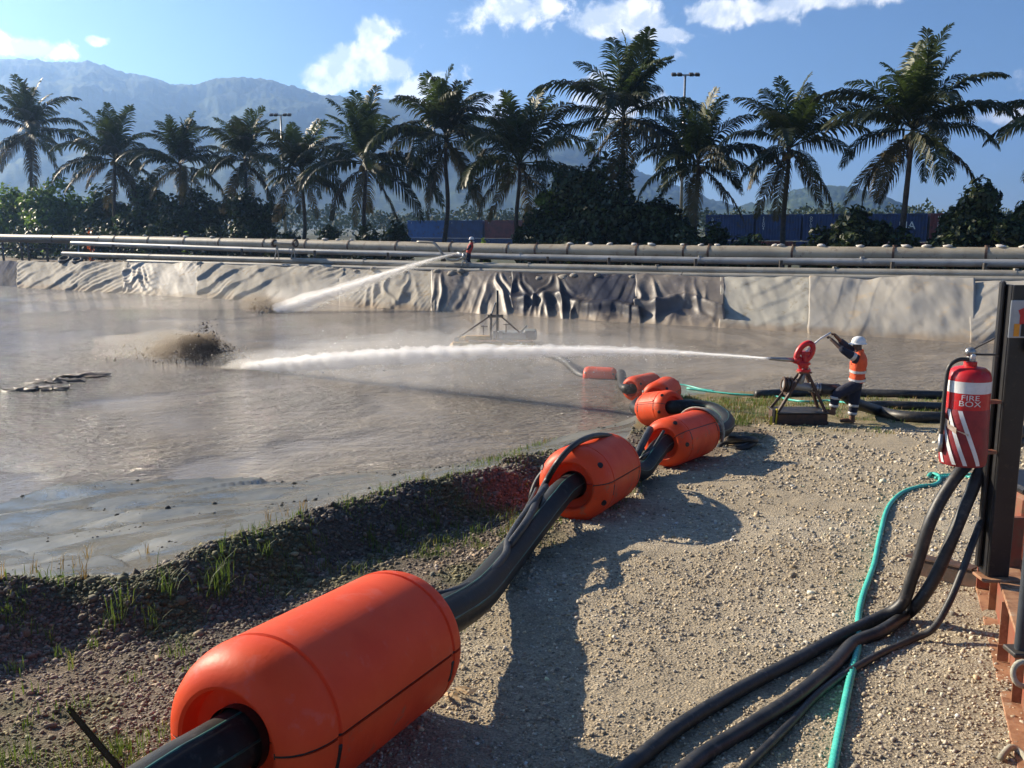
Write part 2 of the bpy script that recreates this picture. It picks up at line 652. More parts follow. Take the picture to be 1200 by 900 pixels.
def albedo(x, y):
    """true ground colour, place by place (linear RGB)"""
    dP, _ = poly_dist(x, y, PIPE_G)
    right = in_poly(x, y, PIPE_G + [(PIPE_G[-1][0], PIPE_G[-1][1] + 6), (60, 40), (60, -40), (PIPE_G[0][0], -40)])
    s = np.where(right, dP, -dP) + fbm(x * 1.1, y * 1.1, 4, 41) * .7
    road = smoothstep(s, -.25, .45)
    land = in_poly(x, y, LAND)
    dA, _ = poly_dist(x, y, A_LINE)
    tan = np.array([.388, .328, .236])
    dust = np.array([.47, .41, .31])
    brown = np.array([.185, .143, .102])
    dark = np.array([.095, .080, .062])
    mud = np.array([.118, .117, .100])
    moss = np.array([.085, .095, .030])
    dry = np.array([.25, .20, .09])
    n1 = fbm(x * .9, y * .9, 4, 51)
    n2 = fbm(x * 2.6, y * 2.6, 4, 61)
    c = brown[None] * np.ones((x.size, 1))
    lerp = lambda c, k, w: c * (1 - w[:, None]) + k[None] * w[:, None]
    c = lerp(c, dark, smoothstep(n1, .0, .35) * .6)
    c = lerp(c, dark, (1 - smoothstep(dA, .35, 1.0)) * (1 - smoothstep(x, 0., 1.5)) * .85)
    c = lerp(c, tan, road)
    c = lerp(c, dust, road * smoothstep(n1 + .5 * fbm(x * .35, y * .35, 2, 81), -.05, .4) * .85)
    # thin grass and dry weeds: along the foot of the berm and towards the pond by the worker
    g = smoothstep(n2, .02, .34) * (1 - road) * .55
    far = smoothstep(y + n1 * 2.5, 15.8, 19.0)
    c = lerp(c, moss, np.clip(g, 0, 1))
    c = lerp(c, dry, far * .75)
    c = lerp(c, moss, far * smoothstep(n2, -.05, .3) * .8)
    patch = np.exp(-(((x + .6) / .9) ** 2 + ((y - 13.6) / .55) ** 2)) * smoothstep(n2, -.2, .15)
    c = lerp(c, moss * 1.3, np.clip(patch, 0, 1) * .9)
    c = np.where(land[:, None], c, mud[None] * (1 + .25 * n1[:, None]))
    return np.clip(c, .01, 1), land


ang = np.concatenate([np.linspace(-40, 40, 460), np.linspace(41, 319, 90)])
ang = np.radians(ang)
rad = np.geomspace(1.2, 70, 420)
AA, RR = np.meshgrid(ang, rad, indexing='ij')
gx, gy = (np.sin(AA) * RR).ravel(), (np.cos(AA) * RR).ravel()
gzv = height(gx, gy)
behind = (gy < -2)
gzv = np.where(behind, SLOPE0 + .2, gzv)
gcol, _land = albedo(gx, gy)
nA_, nR_ = len(ang), len(rad)
faces = grid_faces(nA_, nR_)
lastcol = np.stack([np.arange(nR_ - 1) + (nA_ - 1) * nR_, np.arange(nR_ - 1), np.arange(nR_ - 1) + 1, np.arange(nR_ - 1) + 1 + (nA_ - 1) * nR_], 1)
faces = np.concatenate([faces, lastcol])
wet = np.where(_land, 0., 1.)
gcol4 = np.concatenate([gcol, wet[:, None]], 1)

gm = bpy.data.materials.new('yard_ground')
gm.use_nodes = True
N = NT(gm.node_tree)
b = N.n('ShaderNodeBsdfPrincipled'); o = N.n('ShaderNodeOutputMaterial')
ca = N.n('ShaderNodeVertexColor', layer_name='zone')
g = N.n('ShaderNodeTexCoord').outputs['Object']
fine = N.noise(g, 70, 6, .7)
mid = N.noise(g, 14, 5, .6)
wetm = ca.outputs['Alpha']
v = N.mix(N.smooth(fine, .32, .7), (.60, .58, .56), (1.35, 1.34, 1.30))
v2 = N.mix(N.smooth(mid, .35, .65), (.82, .82, .82), (1.15, 1.14, 1.12))
c = N.mix(1.0, ca.outputs['Color'], v, 'MULTIPLY')
c = N.mix(1.0, c, v2, 'MULTIPLY')
mudv = N.mix(N.smooth(N.noise(g, 1.3, 5, .6, .6), .38, .62), (.78, .80, .80), (1.12, 1.08, 1.0))
mudc = N.mix(1.0, ca.outputs['Color'], mudv, 'MULTIPLY')
N.l(N.mix(wetm, c, mudc), b.inputs['Base Color'])
film = N.smooth(N.noise(g, .8, 4, .55, .8), .40, .60)
rm = N.math('MULTIPLY_ADD', film, -.34, .44)
rg = N.math('MULTIPLY_ADD', wetm, N.math('SUBTRACT', rm, .92), .92)
N.l(rg, b.inputs['Roughness'])
vor = N.n('ShaderNodeTexVoronoi'); vor.inputs['Scale'].default_value = 55
N.l(g, vor.inputs['Vector'])
hgt = N.math('ADD', N.math('MULTIPLY', vor.outputs['Distance'], -.8), fine)
hgt = N.math('MULTIPLY', hgt, N.math('SUBTRACT', 1.0, wetm))
hgt = N.math('ADD', hgt, N.math('MULTIPLY', N.noise(g, 9, 5, .6), N.math('MULTIPLY', wetm, .5)))
bp = N.n('ShaderNodeBump'); bp.inputs['Distance'].default_value = .018
N.l(hgt, bp.inputs['Height']); N.l(bp.outputs[0], b.inputs['Normal'])
N.l(b.outputs[0], o.inputs[0])
yard = link('yard_ground', np_mesh('yard_ground', np.stack([gx, gy, gzv], 1), faces, gm, True, gcol4))
tag(yard, kind='structure')

# pond water
wm = bpy.data.materials.new('muddy_water')
wm.use_nodes = True
N = NT(wm.node_tree)
b = N.n('ShaderNodeBsdfPrincipled'); o = N.n('ShaderNodeOutputMaterial')
g = N.n('ShaderNodeTexCoord').outputs['Object']
n1 = N.noise(g, .22, 4, .55, .5)
N.l(N.mix(N.smooth(n1, .35, .65), (.315, .275, .220), (.265, .237, .20)), b.inputs['Base Color'])
b.inputs['IOR'].default_value = 1.33
mpn = N.n('ShaderNodeMapping'); mpn.inputs['Rotation'].default_value = (0, 0, R(24)); mpn.inputs['Scale'].default_value = (1.0, 2.2, 1.0)
N.l(g, mpn.inputs['Vector'])
w1 = N.noise(mpn.outputs[0], 1.5, 5, .6, .4)
w2 = N.noise(mpn.outputs[0], 6.5, 4, .6, .3)
calm = N.smooth(N.noise(g, .13, 3, .5, .6), .36, .62)
hh = N.math('ADD', N.math('MULTIPLY', w1, .7), N.math('MULTIPLY', w2, .28))
hh = N.math('MULTIPLY', hh, N.math('MULTIPLY_ADD', calm, .90, .12))
bp = N.n('ShaderNodeBump'); bp.inputs['Distance'].default_value = .50
N.l(hh, bp.inputs['Height']); N.l(bp.outputs[0], b.inputs['Normal'])
N.l(N.math('MULTIPLY_ADD', calm, .07, .03), b.inputs['Roughness'])
N.l(b.outputs[0], o.inputs[0])
mb = MB()
far_l, far_r = B_R + BD * 130 + BN * .8, B_R - BD * 90 + BN * .8
mb.add([(-110, -6, ZW), (90, -6, ZW), (far_r.x, far_r.y, ZW), (far_l.x, far_l.y, ZW)], [(0, 1, 2, 3)])
tag(mb.build('pond_water', wm), kind='structure')

# far ground and bank behind the liner
TOPY = [(-300, 303), (0, 308), (100, 309), (230, 311), (400, 317), (600, 322), (800, 326), (1000, 331), (1200, 335), (1500, 342)]
BOTY = [(-300, 318), (0, 335), (130, 338), (260, 346), (330, 350), (400, 357), (600, 368.5), (780, 378), (1000, 391), (1100, 398), (1200, 405), (1500, 424)]
LW = 2.8
M['ground'] = pmat('far_ground', (.055, .062, .028), (.035, .045, .02), .15, .95, .05, 3)
gr = MB()
gw = 10.5
q0, q1 = B_R - BD * 400 + BN * gw, B_R + BD * 700 + BN * gw
Zg = .95
gr.add([(q0.x, q0.y, Zg), (q1.x, q1.y, Zg), (q1.x - 5000, q1.y + 7000, Zg), (q0.x + 6000, q0.y + 7000, Zg)], [(0, 3, 2, 1)])
tag(gr.build('ground', M['ground']), kind='structure')

pxs = np.concatenate([np.linspace(-420, 0, 30)[:-1], np.linspace(0, 1200, 170), np.linspace(1200, 1700, 30)[1:]])
bank_rows = []
for px in pxs:
    bo = bankpt(px, interp(BOTY, px), 0)
    to = bankpt(px, interp(TOPY, px), LW)
    row = []
    for w, z in ((-.4, ZW - .5), (.12, ZW - .02), (LW * .5, None), (LW + .05, to.z - .10), (LW + .8, to.z - .05), (LW + 2.6, to.z), (LW + 4.5, to.z + .05), (gw + .5, Zg + .02)):
        if z is None:
            z = (ZW + to.z) / 2 - .12
        t = (w) / LW
        base = bo + (to - bo) * min(t, 1.0) if t < 1 else to + BN * (w - LW)
        q = Vector((base.x, base.y, z))
        if w > LW:
            q.z += .10 * mnoise.noise(q * 1.3)
        row.append(q)
    bank_rows.append(row)
bv = np.array([tuple(q) for row in bank_rows for q in row])
bank = link('pond_bank', np_mesh('pond_bank', bv, grid_faces(len(pxs), 8), M['soil']))
tag(bank, kind='structure')

# mountains
def ridge_mesh(name, prof, dist, foot, label, seed, rough=1.0, pxr=(-900, 1900), back=900):
    us = np.concatenate([np.linspace(pxr[0], -90, 70)[:-1], np.linspace(-90, 1290, 900), np.linspace(1290, pxr[1], 70)[1:]])
    nu, nv = len(us), 70
    vs = np.linspace(0, 1.35, nv)
    V = []
    for px in us:
        top = P(px, interp(prof, px), 1.0) - Vector((0, 0, CAMZ))
        hor = Vector((top.x, top.y, 0)).length
        dirx, diry = top.x / hor, top.y / hor
        H = max(top.z / hor * dist, 0.0)
        for v in vs:
            rr = foot + (dist - foot) * v
            if v <= 1:
                k = v ** 1.15 * (1 - .0 * v)
                k = .5 * k + .5 * (k * k * (3 - 2 * k))
            else:
                k = max(0, 1 - (v - 1) / .35 * .8)
            x, y = dirx * rr, diry * rr
            n = mnoise.fractal(Vector((x / 260, y / 260, seed)), 1.0, 2.0, 5)
            n2 = mnoise.fractal(Vector((x / 34, y / 34, seed + 7)), .6, 2.0, 4)
            gul = abs(mnoise.noise(Vector((x / 330 + seed, y / 900, seed))))
            env = math.sin(min(v, 1) * math.pi)
            z = H * k + H * env * (.14 * n - .16 * gul + .05) * rough + (n2 * 5.0 + 5.0 * abs(mnoise.noise(Vector((x / 15, y / 15, seed + 3))))) * min(1, H / 60) * min(1, v * 3)
            V.append((x, y, max(z, 0) + .5 if v > 0 else -2))
    o = link(name, np_mesh(name, np.array(V), grid_faces(nu, nv), M['forest'], False))
    tag(o, kind='structure')
    return o


M['forest'] = pmat('forest_slope', (.030, .050, .020), (.055, .080, .030), .012, .95, 3.0, .09, c3=(.09, .11, .04), s3=.02, spec=.1)
PROF1 = [(-900, 150), (-500, 110), (-200, 84), (0, 71), (45, 70), (62, 74), (100, 72), (130, 77), (150, 84), (175, 87), (205, 97), (232, 99), (255, 91), (290, 91), (320, 94), (345, 101), (375, 110), (400, 112), (430, 113), (470, 119), (520, 128), (560, 136), (610, 148), (660, 165), (720, 188), (780, 212), (830, 232), (880, 246), (960, 258), (1100, 266), (1900, 270)]
PROF2 = [(-900, 280), (560, 275), (640, 262), (740, 252), (820, 247), (850, 244), (890, 236), (930, 222), (960, 216), (1000, 219), (1030, 226), (1055, 236), (1085, 247), (1150, 258), (1300, 262), (1900, 262)]
ridge_mesh('mountain', PROF1, 2300, 1150, '', 3.3)
ridge_mesh('hill', PROF2, 1900, 1000, '', 9.1, .6)

# far wood beyond the containers
rg = np.random.default_rng(77)
nl = 26000
aw = np.radians(rg.uniform(-46, 46, nl)); rw = rg.uniform(230, 300, nl)
cw = np.stack([np.sin(aw) * rw, np.cos(aw) * rw, 0 * aw], 1)
hw_ = 4.0 + 4.5 * np.clip(vnoise(aw * 60, rw * .05, 4) + .5 + .6 * vnoise(aw * 170, rw * .1, 6), 0, 1.3)
cw[:, 2] = Zg + hw_ * np.sqrt(rg.random(nl))
dw = rg.normal(size=(nl, 3)); dw /= np.linalg.norm(dw, axis=1)[:, None]
ew = np.cross(dw, rg.normal(size=(nl, 3))); ew /= np.linalg.norm(ew, axis=1)[:, None]
sw_ = rg.uniform(.35, .8, nl)[:, None]
Vw = np.stack([cw - dw * sw_, cw + ew * sw_ * .6, cw + dw * sw_, cw - ew * sw_ * .6], 1).reshape(-1, 3)
M['wood'] = pmat('far_wood', (.035, .055, .02), (.022, .036, .014), .05, .8, 0, c3=(.06, .085, .03), s3=.12, transl=.2)
tag(link('far_wood', np_mesh('far_wood', Vw, np.arange(nl * 4).reshape(nl, 4), M['wood'])), 'low dark belt of far trees at the foot of the mountain', 'wood', kind='stuff')

# the humid air between here and the hills
hz = bpy.data.materials.new('haze')
hz.use_nodes = True
N = NT(hz.node_tree)
pv = N.n('ShaderNodeVolumePrincipled')
pv.inputs['Color'].default_value = (.35, .58, 1.0, 1)
pv.inputs['Density'].default_value = .00026
pv.inputs['Anisotropy'].default_value = .63
o = N.n('ShaderNodeOutputMaterial')
N.l(pv.outputs[0], o.inputs['Volume'])
mb = MB()
mb.box((0, 1500, 246), (9000, 8000, 500))
tag(mb.build('haze', hz), label='pale humid haze over the pond and hills', cat='haze', kind='stuff')
# ================================================================== FAR BANK: LINER SHEETS
M['sheet_tan'] = pmat('liner_tan', (.36, .33, .275), (.30, .275, .23), .6, .85, .004, 14, c3=(.30, .25, .18), s3=2.2, spec=.2)
M['sheet_white'] = pmat('liner_pale', (.45, .42, .365), (.36, .33, .28), .6, .7, .004, 14, c3=(.33, .27, .2), s3=2., spec=.3)
M['sheet_dark'] = pmat('liner_navy', (.022, .024, .040), (.065, .056, .052), .35, .50, .003, 10, c3=(.13, .105, .085), s3=.9, spec=.35)
M['sheet_smoke'] = pmat('liner_smoky', (.18, .155, .13), (.09, .08, .08), .35, .55, .003, 10, c3=(.25, .21, .165), s3=1.2)
M['sheet_beige'] = pmat('liner_beige', (.38, .36, .30), (.33, .31, .26), .7, .7, .004, 14, c3=(.27, .235, .17), s3=2.)
M['sheet_grey'] = pmat('liner_grey', (.36, .335, .29), (.32, .295, .25), .6, .75, .004, 12, c3=(.40, .33, .24), s3=1.3)


M['sheet_far'] = pmat('liner_far_shade', (.035, .042, .075), (.06, .06, .07), .35, .9, .003, 10, spec=.1)  # shade on the far left sheet, put into its dark blue base colour


def tide_line(m):
    """dried mud left on the lowest strip of a sheet by the changing water level"""
    N = NT.__new__(NT); N.t = m.node_tree
    b = m.node_tree.nodes[m['bsdf']]
    src = b.inputs['Base Color'].links[0].from_socket
    g = N.n('ShaderNodeTexCoord').outputs['Object']
    sp = N.n('ShaderNodeSeparateXYZ'); N.l(g, sp.inputs[0])
    hgt = N.math('ADD', sp.outputs[2], N.math('MULTIPLY', N.math('SUBTRACT', N.noise(g, 1.1, 5, .6), .5), -.75))
    k = N.smooth(hgt, ZW + .05, ZW + .42)
    N.l(N.mix(k, (.27, .215, .155), src), b.inputs['Base Color'])


for _k in ('sheet_tan', 'sheet_white', 'sheet_dark', 'sheet_smoke', 'sheet_beige', 'sheet_grey'):
    tide_line(M[_k])


def fold(a, p=2.0):
    return (1 - np.abs(np.sin(a))) ** p


def liner(px0, px1, mat, label, seed, amp=.10, freq=2.6, lean=.9, soft=1.0, lift=0.0, knots=(), ledge=0.0, zlift=0.0, edge_roll=.06):
    nu, nv = max(40, int((px1 - px0) * .9)), 40
    us = np.linspace(px0, px1, nu)
    vs = np.linspace(-.10, 1.06, nv)
    lo = np.array([tuple(bankpt(p, interp(BOTY, p), 0)) for p in us])
    hi = np.array([tuple(bankpt(p, interp(TOPY, p), LW)) for p in us])
    lo[:, 2] = ZW - .02
    along = np.concatenate([[0], np.cumsum(np.linalg.norm(np.diff(lo, axis=0), axis=1))])
    U, V = np.meshgrid(along, vs, indexing='ij')
    Lh = 3.3
    wx = fbm(U * .25, V * .45, 2, seed) * 1.1
    a1 = (freq * (U - lean * V * Lh) + wx * 1.8) / 3.1
    saw = lambda a, p: (a - np.floor(a)) ** p * (1 - smoothstep(a - np.floor(a), .84, 1.0))
    m1 = smoothstep(vnoise(U * .22, V * .9, seed + 3) + .35 * vnoise(U * .7, V * 1.9, seed + 4), -.22, .38)
    m2 = smoothstep(vnoise(U * .4, V * .8, seed + 9), -.1, .4)
    d = amp * 1.35 * saw(a1 * .62, 1.5 * soft) * m1
    d += amp * .75 * saw(a1 * 1.7 + 1.0 * vnoise(U * .5, V * .5, seed + 5), 1.3 * soft) * m2
    d += amp * .35 * saw(a1 * 3.9 + 1.2 * vnoise(U * .6, V * .6, seed + 7), 1.2) * smoothstep(vnoise(U * .5, V, seed + 19), .0, .4)
    d += fbm(U * .5, V * 1.1, 3, seed + 13) * .22
    d += fbm(U * 3.2 + V * 3, V * 5, 2, seed + 15) * .025
    for kp, kw in knots:                                # sheet gathered under a weight: pleats fan out below
        k = float(np.interp(kp, us, along))
        fan = (U - k) / (.25 + (1.05 - V) * 1.5)
        mask = np.exp(-(fan / .8) ** 2) * np.clip((1.05 - V) * 2.2, 0, 1) * np.clip(V * 5 + .6, .2, 1)
        d += .62 * kw * mask * (fold(fan * 4.1 + seed + 5 * vnoise(U * 1.1, V * 2.2, seed + 71), 1.1) - .2)
    if ledge:                                           # slack fold lying near the water
        ph = V * 1.0 + .10 * np.sin(U * .7 + seed) + .06 * np.sin(U * 1.9)
        d += ledge * np.exp(-((ph - .30) / .10) ** 2) * (.6 + .8 * np.clip(vnoise(U * .3, 0 * U, seed + 33) + .4, 0, 1))
    nrm = np.array([-BN.x * .6, -BN.y * .6, .8])
    nrm /= np.linalg.norm(nrm)
    base = lo[:, None, :] * (1 - V[..., None]) + hi[:, None, :] * V[..., None]
    over = np.clip(V - .97, 0, 1)
    X = base + nrm[None, None] * (d + .05 + lift)[..., None]
    X[..., 2] += .05 * vnoise(U * 1.7, V * 0, seed + 40) * (V > .9) + zlift
    X[..., 2] -= over * .9
    # ragged side edges
    e0 = (vnoise(V * 5, U * 0, seed + 50)) * .10
    for i in range(3):
        X[i, :, :2] += np.outer(e0[i], np.array([BD.x, BD.y])) * (3 - i) / 3
        X[-1 - i, :, :2] += np.outer(e0[-1 - i], np.array([BD.x, BD.y])) * (3 - i) / 3
    X[0] -= nrm * edge_roll; X[-1] -= nrm * edge_roll
    me = np_mesh('liner_sheet', X.reshape(-1, 3), grid_faces(nu, nv), mat, True)
    o = link('liner_sheet', me)
    return tag(o, label, 'pond liner', 'liner sheets draped down the far bank')


liner(-420, 24, M['sheet_far'], 'liner sheet with shade in its dark blue colour at the far left end of the far bank', 3, .08, 2.0, .6)
liner(21, 152, M['sheet_tan'], 'tan creased liner sheet on the far bank, near its left end', 11, .15, 2.1, 1.5, .9, .05)
liner(146, 238, M['sheet_white'], 'pale liner sheet with dark pleats gathered at its left edge', 17, .13, 2.9, 1.1, 1.0, .10, knots=((153, .32), (166, .30)))
liner(232, 405, M['sheet_tan'], 'long tan wrinkled liner sheet hit by the far water jet', 23, .15, 2.4, 1.4, .9, .05)
liner(398, 512, M['sheet_tan'], 'dusty liner sheet with fanned pleats behind the far water jet', 29, .10, 2.3, .7, 1.0, .09, knots=((448, .30), (478, .18)))
liner(506, 606, M['sheet_smoke'], 'smoky brown plastic sheet behind the mast of the small dredge', 37, .08, 1.5, .5, 1.0, .04, knots=((520, .22), (586, .42)))
liner(600, 752, M['sheet_dark'], 'shiny black navy plastic sheet in the middle of the far bank', 41, .08, 1.2, .3, 1.0, .09, knots=((650, .42), (612, .2)), ledge=.30)
liner(745, 850, M['sheet_smoke'], 'brown grey plastic sheet with a slack fold near the water', 47, .08, 1.4, .4, 1.0, .04, knots=((760, .34), (815, .16)), ledge=.34)
liner(843, 957, M['sheet_beige'], 'beige woven liner sheet left of the big grey sheet', 53, .055, 1.6, .9, 1.2, .09)
liner(948, 1142, M['sheet_grey'], 'smooth grey liner sheet on the bank behind the worker', 59, .045, .7, .7, 1.2, .16)
liner(1136, 1700, M['sheet_grey'], 'rumpled grey liner sheet behind the fire extinguisher post', 61, .085, 1.1, 1.2, 1.2, .12)

# stones and sandbags that hold the sheets
M['stone'] = pmat('stone', (.36, .32, .26), (.25, .22, .18), 6, .9, .02, 20)
M['bag'] = pmat('sandbag', (.66, .63, .57), (.52, .48, .42), 8, .85, .01, 60)


def lump_mesh(name, mat, seed, flat=.6):
    bm = bmesh.new()
    bmesh.ops.create_icosphere(bm, subdivisions=2, radius=1)
    for v in bm.verts:
        n = mnoise.noise(v.co * 1.3 + Vector((seed * 3.1, 0, 0)))
        v.co *= 1 + .35 * n
        v.co.z *= flat
    me = bpy.data.meshes.new(name)
    bm.to_mesh(me); bm.free()
    me.materials.append(mat)
    me.polygons.foreach_set('use_smooth', [True] * len(me.polygons))
    return me


STONES = [lump_mesh('weight_stone', M['stone'], s) for s in range(4)]
for px, dy, r in ((476, 2, .20), (512, 0, .22), (530, 3, .32), (533, 9, .26), (540, -1, .22), (568, 6, .30), (600, 7, .34), (606, 8, .24), (632, 7, .30), (662, 5, .34), (672, 2, .24), (700, 1, .18), (741, 2, .18), (764, 5, .2), (385, 5, .26), (372, 7, .2), (300, 3, .2), (418, 3, .24), (437, -1, .2)):
    q = bankpt(px, interp(TOPY, px) + dy, LW - .1)
    o = link('weight_stone', random.choice(STONES))
    o.location = q + Vector((0, 0, .1)); o.scale = (r, r, r); o.rotation_euler.z = random.random() * 6
    tag(o, 'stone weighing down the top edge of the liner sheets', 'stone', 'stones along the top of the liner')

# ================================================================== FAR BANK: PIPELINES
def flange_ring(mb, a, d, r, th, n=20):
    Mx = d.to_track_quat('Z', 'Y').to_matrix().to_4x4()
    Mx.translation = a
    mb.lathe([(r * .6, -th), (r, -th), (r, th), (r * .6, th)], n, Mx)


def pipeline(name, joints, ys, w, r, mat, label, couple=True, cm=None):
    """joints: pixel columns where sections meet; ys: pixel row of the axis per column"""
    pts = [bankpt(px, interp(ys, px), w) for px in joints]
    t = thing(name, pts[len(pts) // 2], label, 'pipe')
    for a, b in zip(pts[:-1], pts[1:]):
        d = (b - a).normalized()
        sec = MB()
        mid = (a + b) / 2 + Vector((0, 0, random.uniform(-.01, .01)))
        sec.tube([a + d * .02, a.lerp(b, .25), mid, a.lerp(b, .75), b - d * .02], r, 20)
        sec.build('pipe_section', mat, t, True, 50)
        if couple:
            c = MB()
            flange_ring(c, b, d, r * 1.08, .05)
            c.box(b + Vector((0, 0, r * 1.05)), (.16, .16, .12))
            c.bar(b + Vector((0, 0, r * 1.02)) - BN * r * .3, b + d * .45 - BN * r * .95 - Vector((0, 0, r * .35)), .05, .03)
            c.build('coupling', cm or M['brownrust'], t)
    return t, pts


BIGY = [(-400, 269), (0, 279), (120, 281), (250, 284.5), (400, 288), (600, 293), (800, 295.5), (1000, 298), (1200, 299.5), (1500, 304)]
tp, big_pts = pipeline('transfer_pipe', [118, 137, 177, 219, 260, 312, 361, 411, 467, 530, 597, 630, 668, 748, 803, 832, 930, 1048, 1156, 1262, 1390], BIGY, 5.7, .355, M['tanpipe'], 'large tan pipeline running along the top of the far bank')
pipeline('dark_pipe', [-420, -260, -150, -40, 64, 119], BIGY, 5.7, .34, M['darksteel'], 'pipe with tree shade in its dark colour, continuing left of the large tan pipeline', True, M['darksteel'])  # shade of the trees is put into this section's dark colour
MIDY = [(-400, 270), (84, 285), (250, 291), (400, 296), (600, 301), (800, 305), (1000, 307), (1200, 308.5), (1500, 313)]
pipeline('rail_pipe', [84, 340, 610, 820, 1010, 1230, 1400], MIDY, 5.0, .175, M['greypipe'], 'smooth grey pipe just under the large tan pipeline', True, M['greypipe'])
LOWY = [(-400, 280), (74, 297.5), (250, 303), (400, 307), (600, 312.5), (800, 316.5), (1000, 319.5), (1200, 322), (1500, 326)]
pipeline('low_pipe', [74, 176, 427, 620, 770, 978, 1190, 1400], LOWY, 4.1, .19, M['drab'], 'lowest drab pipe of the three running along the far bank', True, M['drab'])
LOW2 = [(x, y + 6.5) for x, y in LOWY]
pipeline('ground_pipe', [150, 480, 800, 1090, 1400], LOW2, 3.8, .155, M['drab'], 'thin dusty pipe half buried below the lowest drab pipe', False)

# bent upright that ties the pipes at their left end
for px in (92, ):
    a, b2 = bankpt(px, 286, 5.0), bankpt(px, 302, 4.4)
    mb = MB(); mb.bar(a, b2, .09, .09)
    tag(mb.build('pipe_upright', M['steel']), 'short grey upright between the two lower pipes at their left end', 'post')
# pipe supports: cradles under the pipes
sup = MB()
sup_me = None
for i, px in enumerate((20, 50, 95, 150, 215, 300, 385, 470, 560, 655, 726, 826, 924, 1052, 1158)):
    t = thing('pipe_support', bankpt(px, interp(BIGY, px) + 18, 5.4), 'dark steel cradle between the bank and the pipelines', 'pipe support', 'cradles under the pipelines')
    a = bankpt(px, interp(BIGY, px), 5.7); z0 = a.z - .34
    for w in (4.4, 6.0):
        q = Vector((a.x, a.y, 0)) + BN * (w - 5.7)
        mb = MB(); mb.box((q.x, q.y, (1.0 + z0) / 2), (.14, .14, z0 - 1.0 + .1)); mb.build('leg', M['darksteel'], t)
    qa, qb = Vector((a.x, a.y, z0 - .05)) - BN * 1.6, Vector((a.x, a.y, z0 - .05)) + BN * .5
    mb = MB(); mb.bar(qa - Vector((0, 0, .42)), qb - Vector((0, 0, .42)), .16, .12); mb.build('crossbeam', M['darksteel'], t)

# white sandbags lying on the big pipe
BAGS = [lump_mesh('sandbag', M['bag'], s + 9, .45) for s in range(3)]
for px in (170, 205, 218, 249, 381, 396, 412, 553, 668, 690, 714, 743, 763, 800, 821, 840, 907, 914, 962, 1007, 1037, 1061, 1085, 1110, 1172, 1198):
    q = bankpt(px, interp(BIGY, px), 5.7) + Vector((0, 0, .355 + .03))
    o = link('sandbag', random.choice(BAGS))
    s = random.uniform(.13, .20)
    o.location = q; o.scale = (s * 1.15, s, s); o.rotation_euler = (random.uniform(-.2, .2), random.uniform(-.2, .2), math.atan2(BD.y, BD.x) + random.uniform(-.5, .5))
    tag(o, 'white sandbag lying on top of the large tan pipeline', 'sandbag', 'sandbags on the pipeline')

# valve manifold on legs on the left stretch
t = thing('valve_stand', bankpt(335, 300, 4.2), 'pipe stub on two thin legs standing across the left stretch of pipes', 'pipe stand')
mb = MB(); mb.tube([bankpt(321, 284.5, 4.0), bankpt(347, 285.5, 4.0)], .14, 14); mb.build('pipe_stub', M['drab'], t, True, 50)
for px in (321.5, 346):
    mb = MB(); flange_ring(mb, bankpt(px, 285, 4.0), BD, .26, .06); mb.build('flange', M['brownrust'], t)
for px in (324, 343):
    for dx in (0, 3):
        mb = MB(); mb.bar(bankpt(px + 1, 286, 4.0), bankpt(px - 2 + dx * 1.6, 304, 3.7), .06, .06); mb.build('leg', M['drab'], t)
# clutter on the liner's left end: coiled dark tyres
M['tyre'] = pmat('tyre_rubber', (.02, .02, .022), (.05, .045, .04), 6, .7, .01, 30)
for px, py, s, lab in ((76, 306, .5, 'dark tyre lying on the left end of the liner'), (91, 307, .42, 'dark tyre leaning beside the grey upright')):
    q = bankpt(px, py, LW - .1)
    mb = MB()
    Mx = Matrix.Translation(q + Vector((0, 0, .12))) @ Matrix.Rotation(.5, 4, 'X')
    prof = [(s * (.72 + .28 * math.cos(a)), s * .3 * math.sin(a)) for a in np.linspace(0, 2 * math.pi, 10)]
    mb.lathe(prof, 22, Mx)
    tag(mb.build('tyre', M['tyre'], None, True), lab, 'tyre')

# ================================================================== PALMS
M['frond'] = pmat('palm_leaf', (.030, .042, .012), (.020, .030, .009), 3, .5, 0, c3=(.075, .066, .026), s3=6., transl=.30, spec=.35, rand='object', rlo=.6, rhi=1.5)
M['frond_y'] = pmat('palm_leaf_old', (.085, .066, .028), (.055, .050, .020), 3, .55, 0, c3=(.11, .075, .035), s3=5., transl=.3, spec=.3, rand='object', rlo=.55, rhi=1.5)
M['frond_g'] = pmat('palm_leaf_young', (.042, .066, .016), (.030, .048, .012), 3, .48, 0, transl=.36, spec=.35, rand='object', rlo=.7, rhi=1.4)


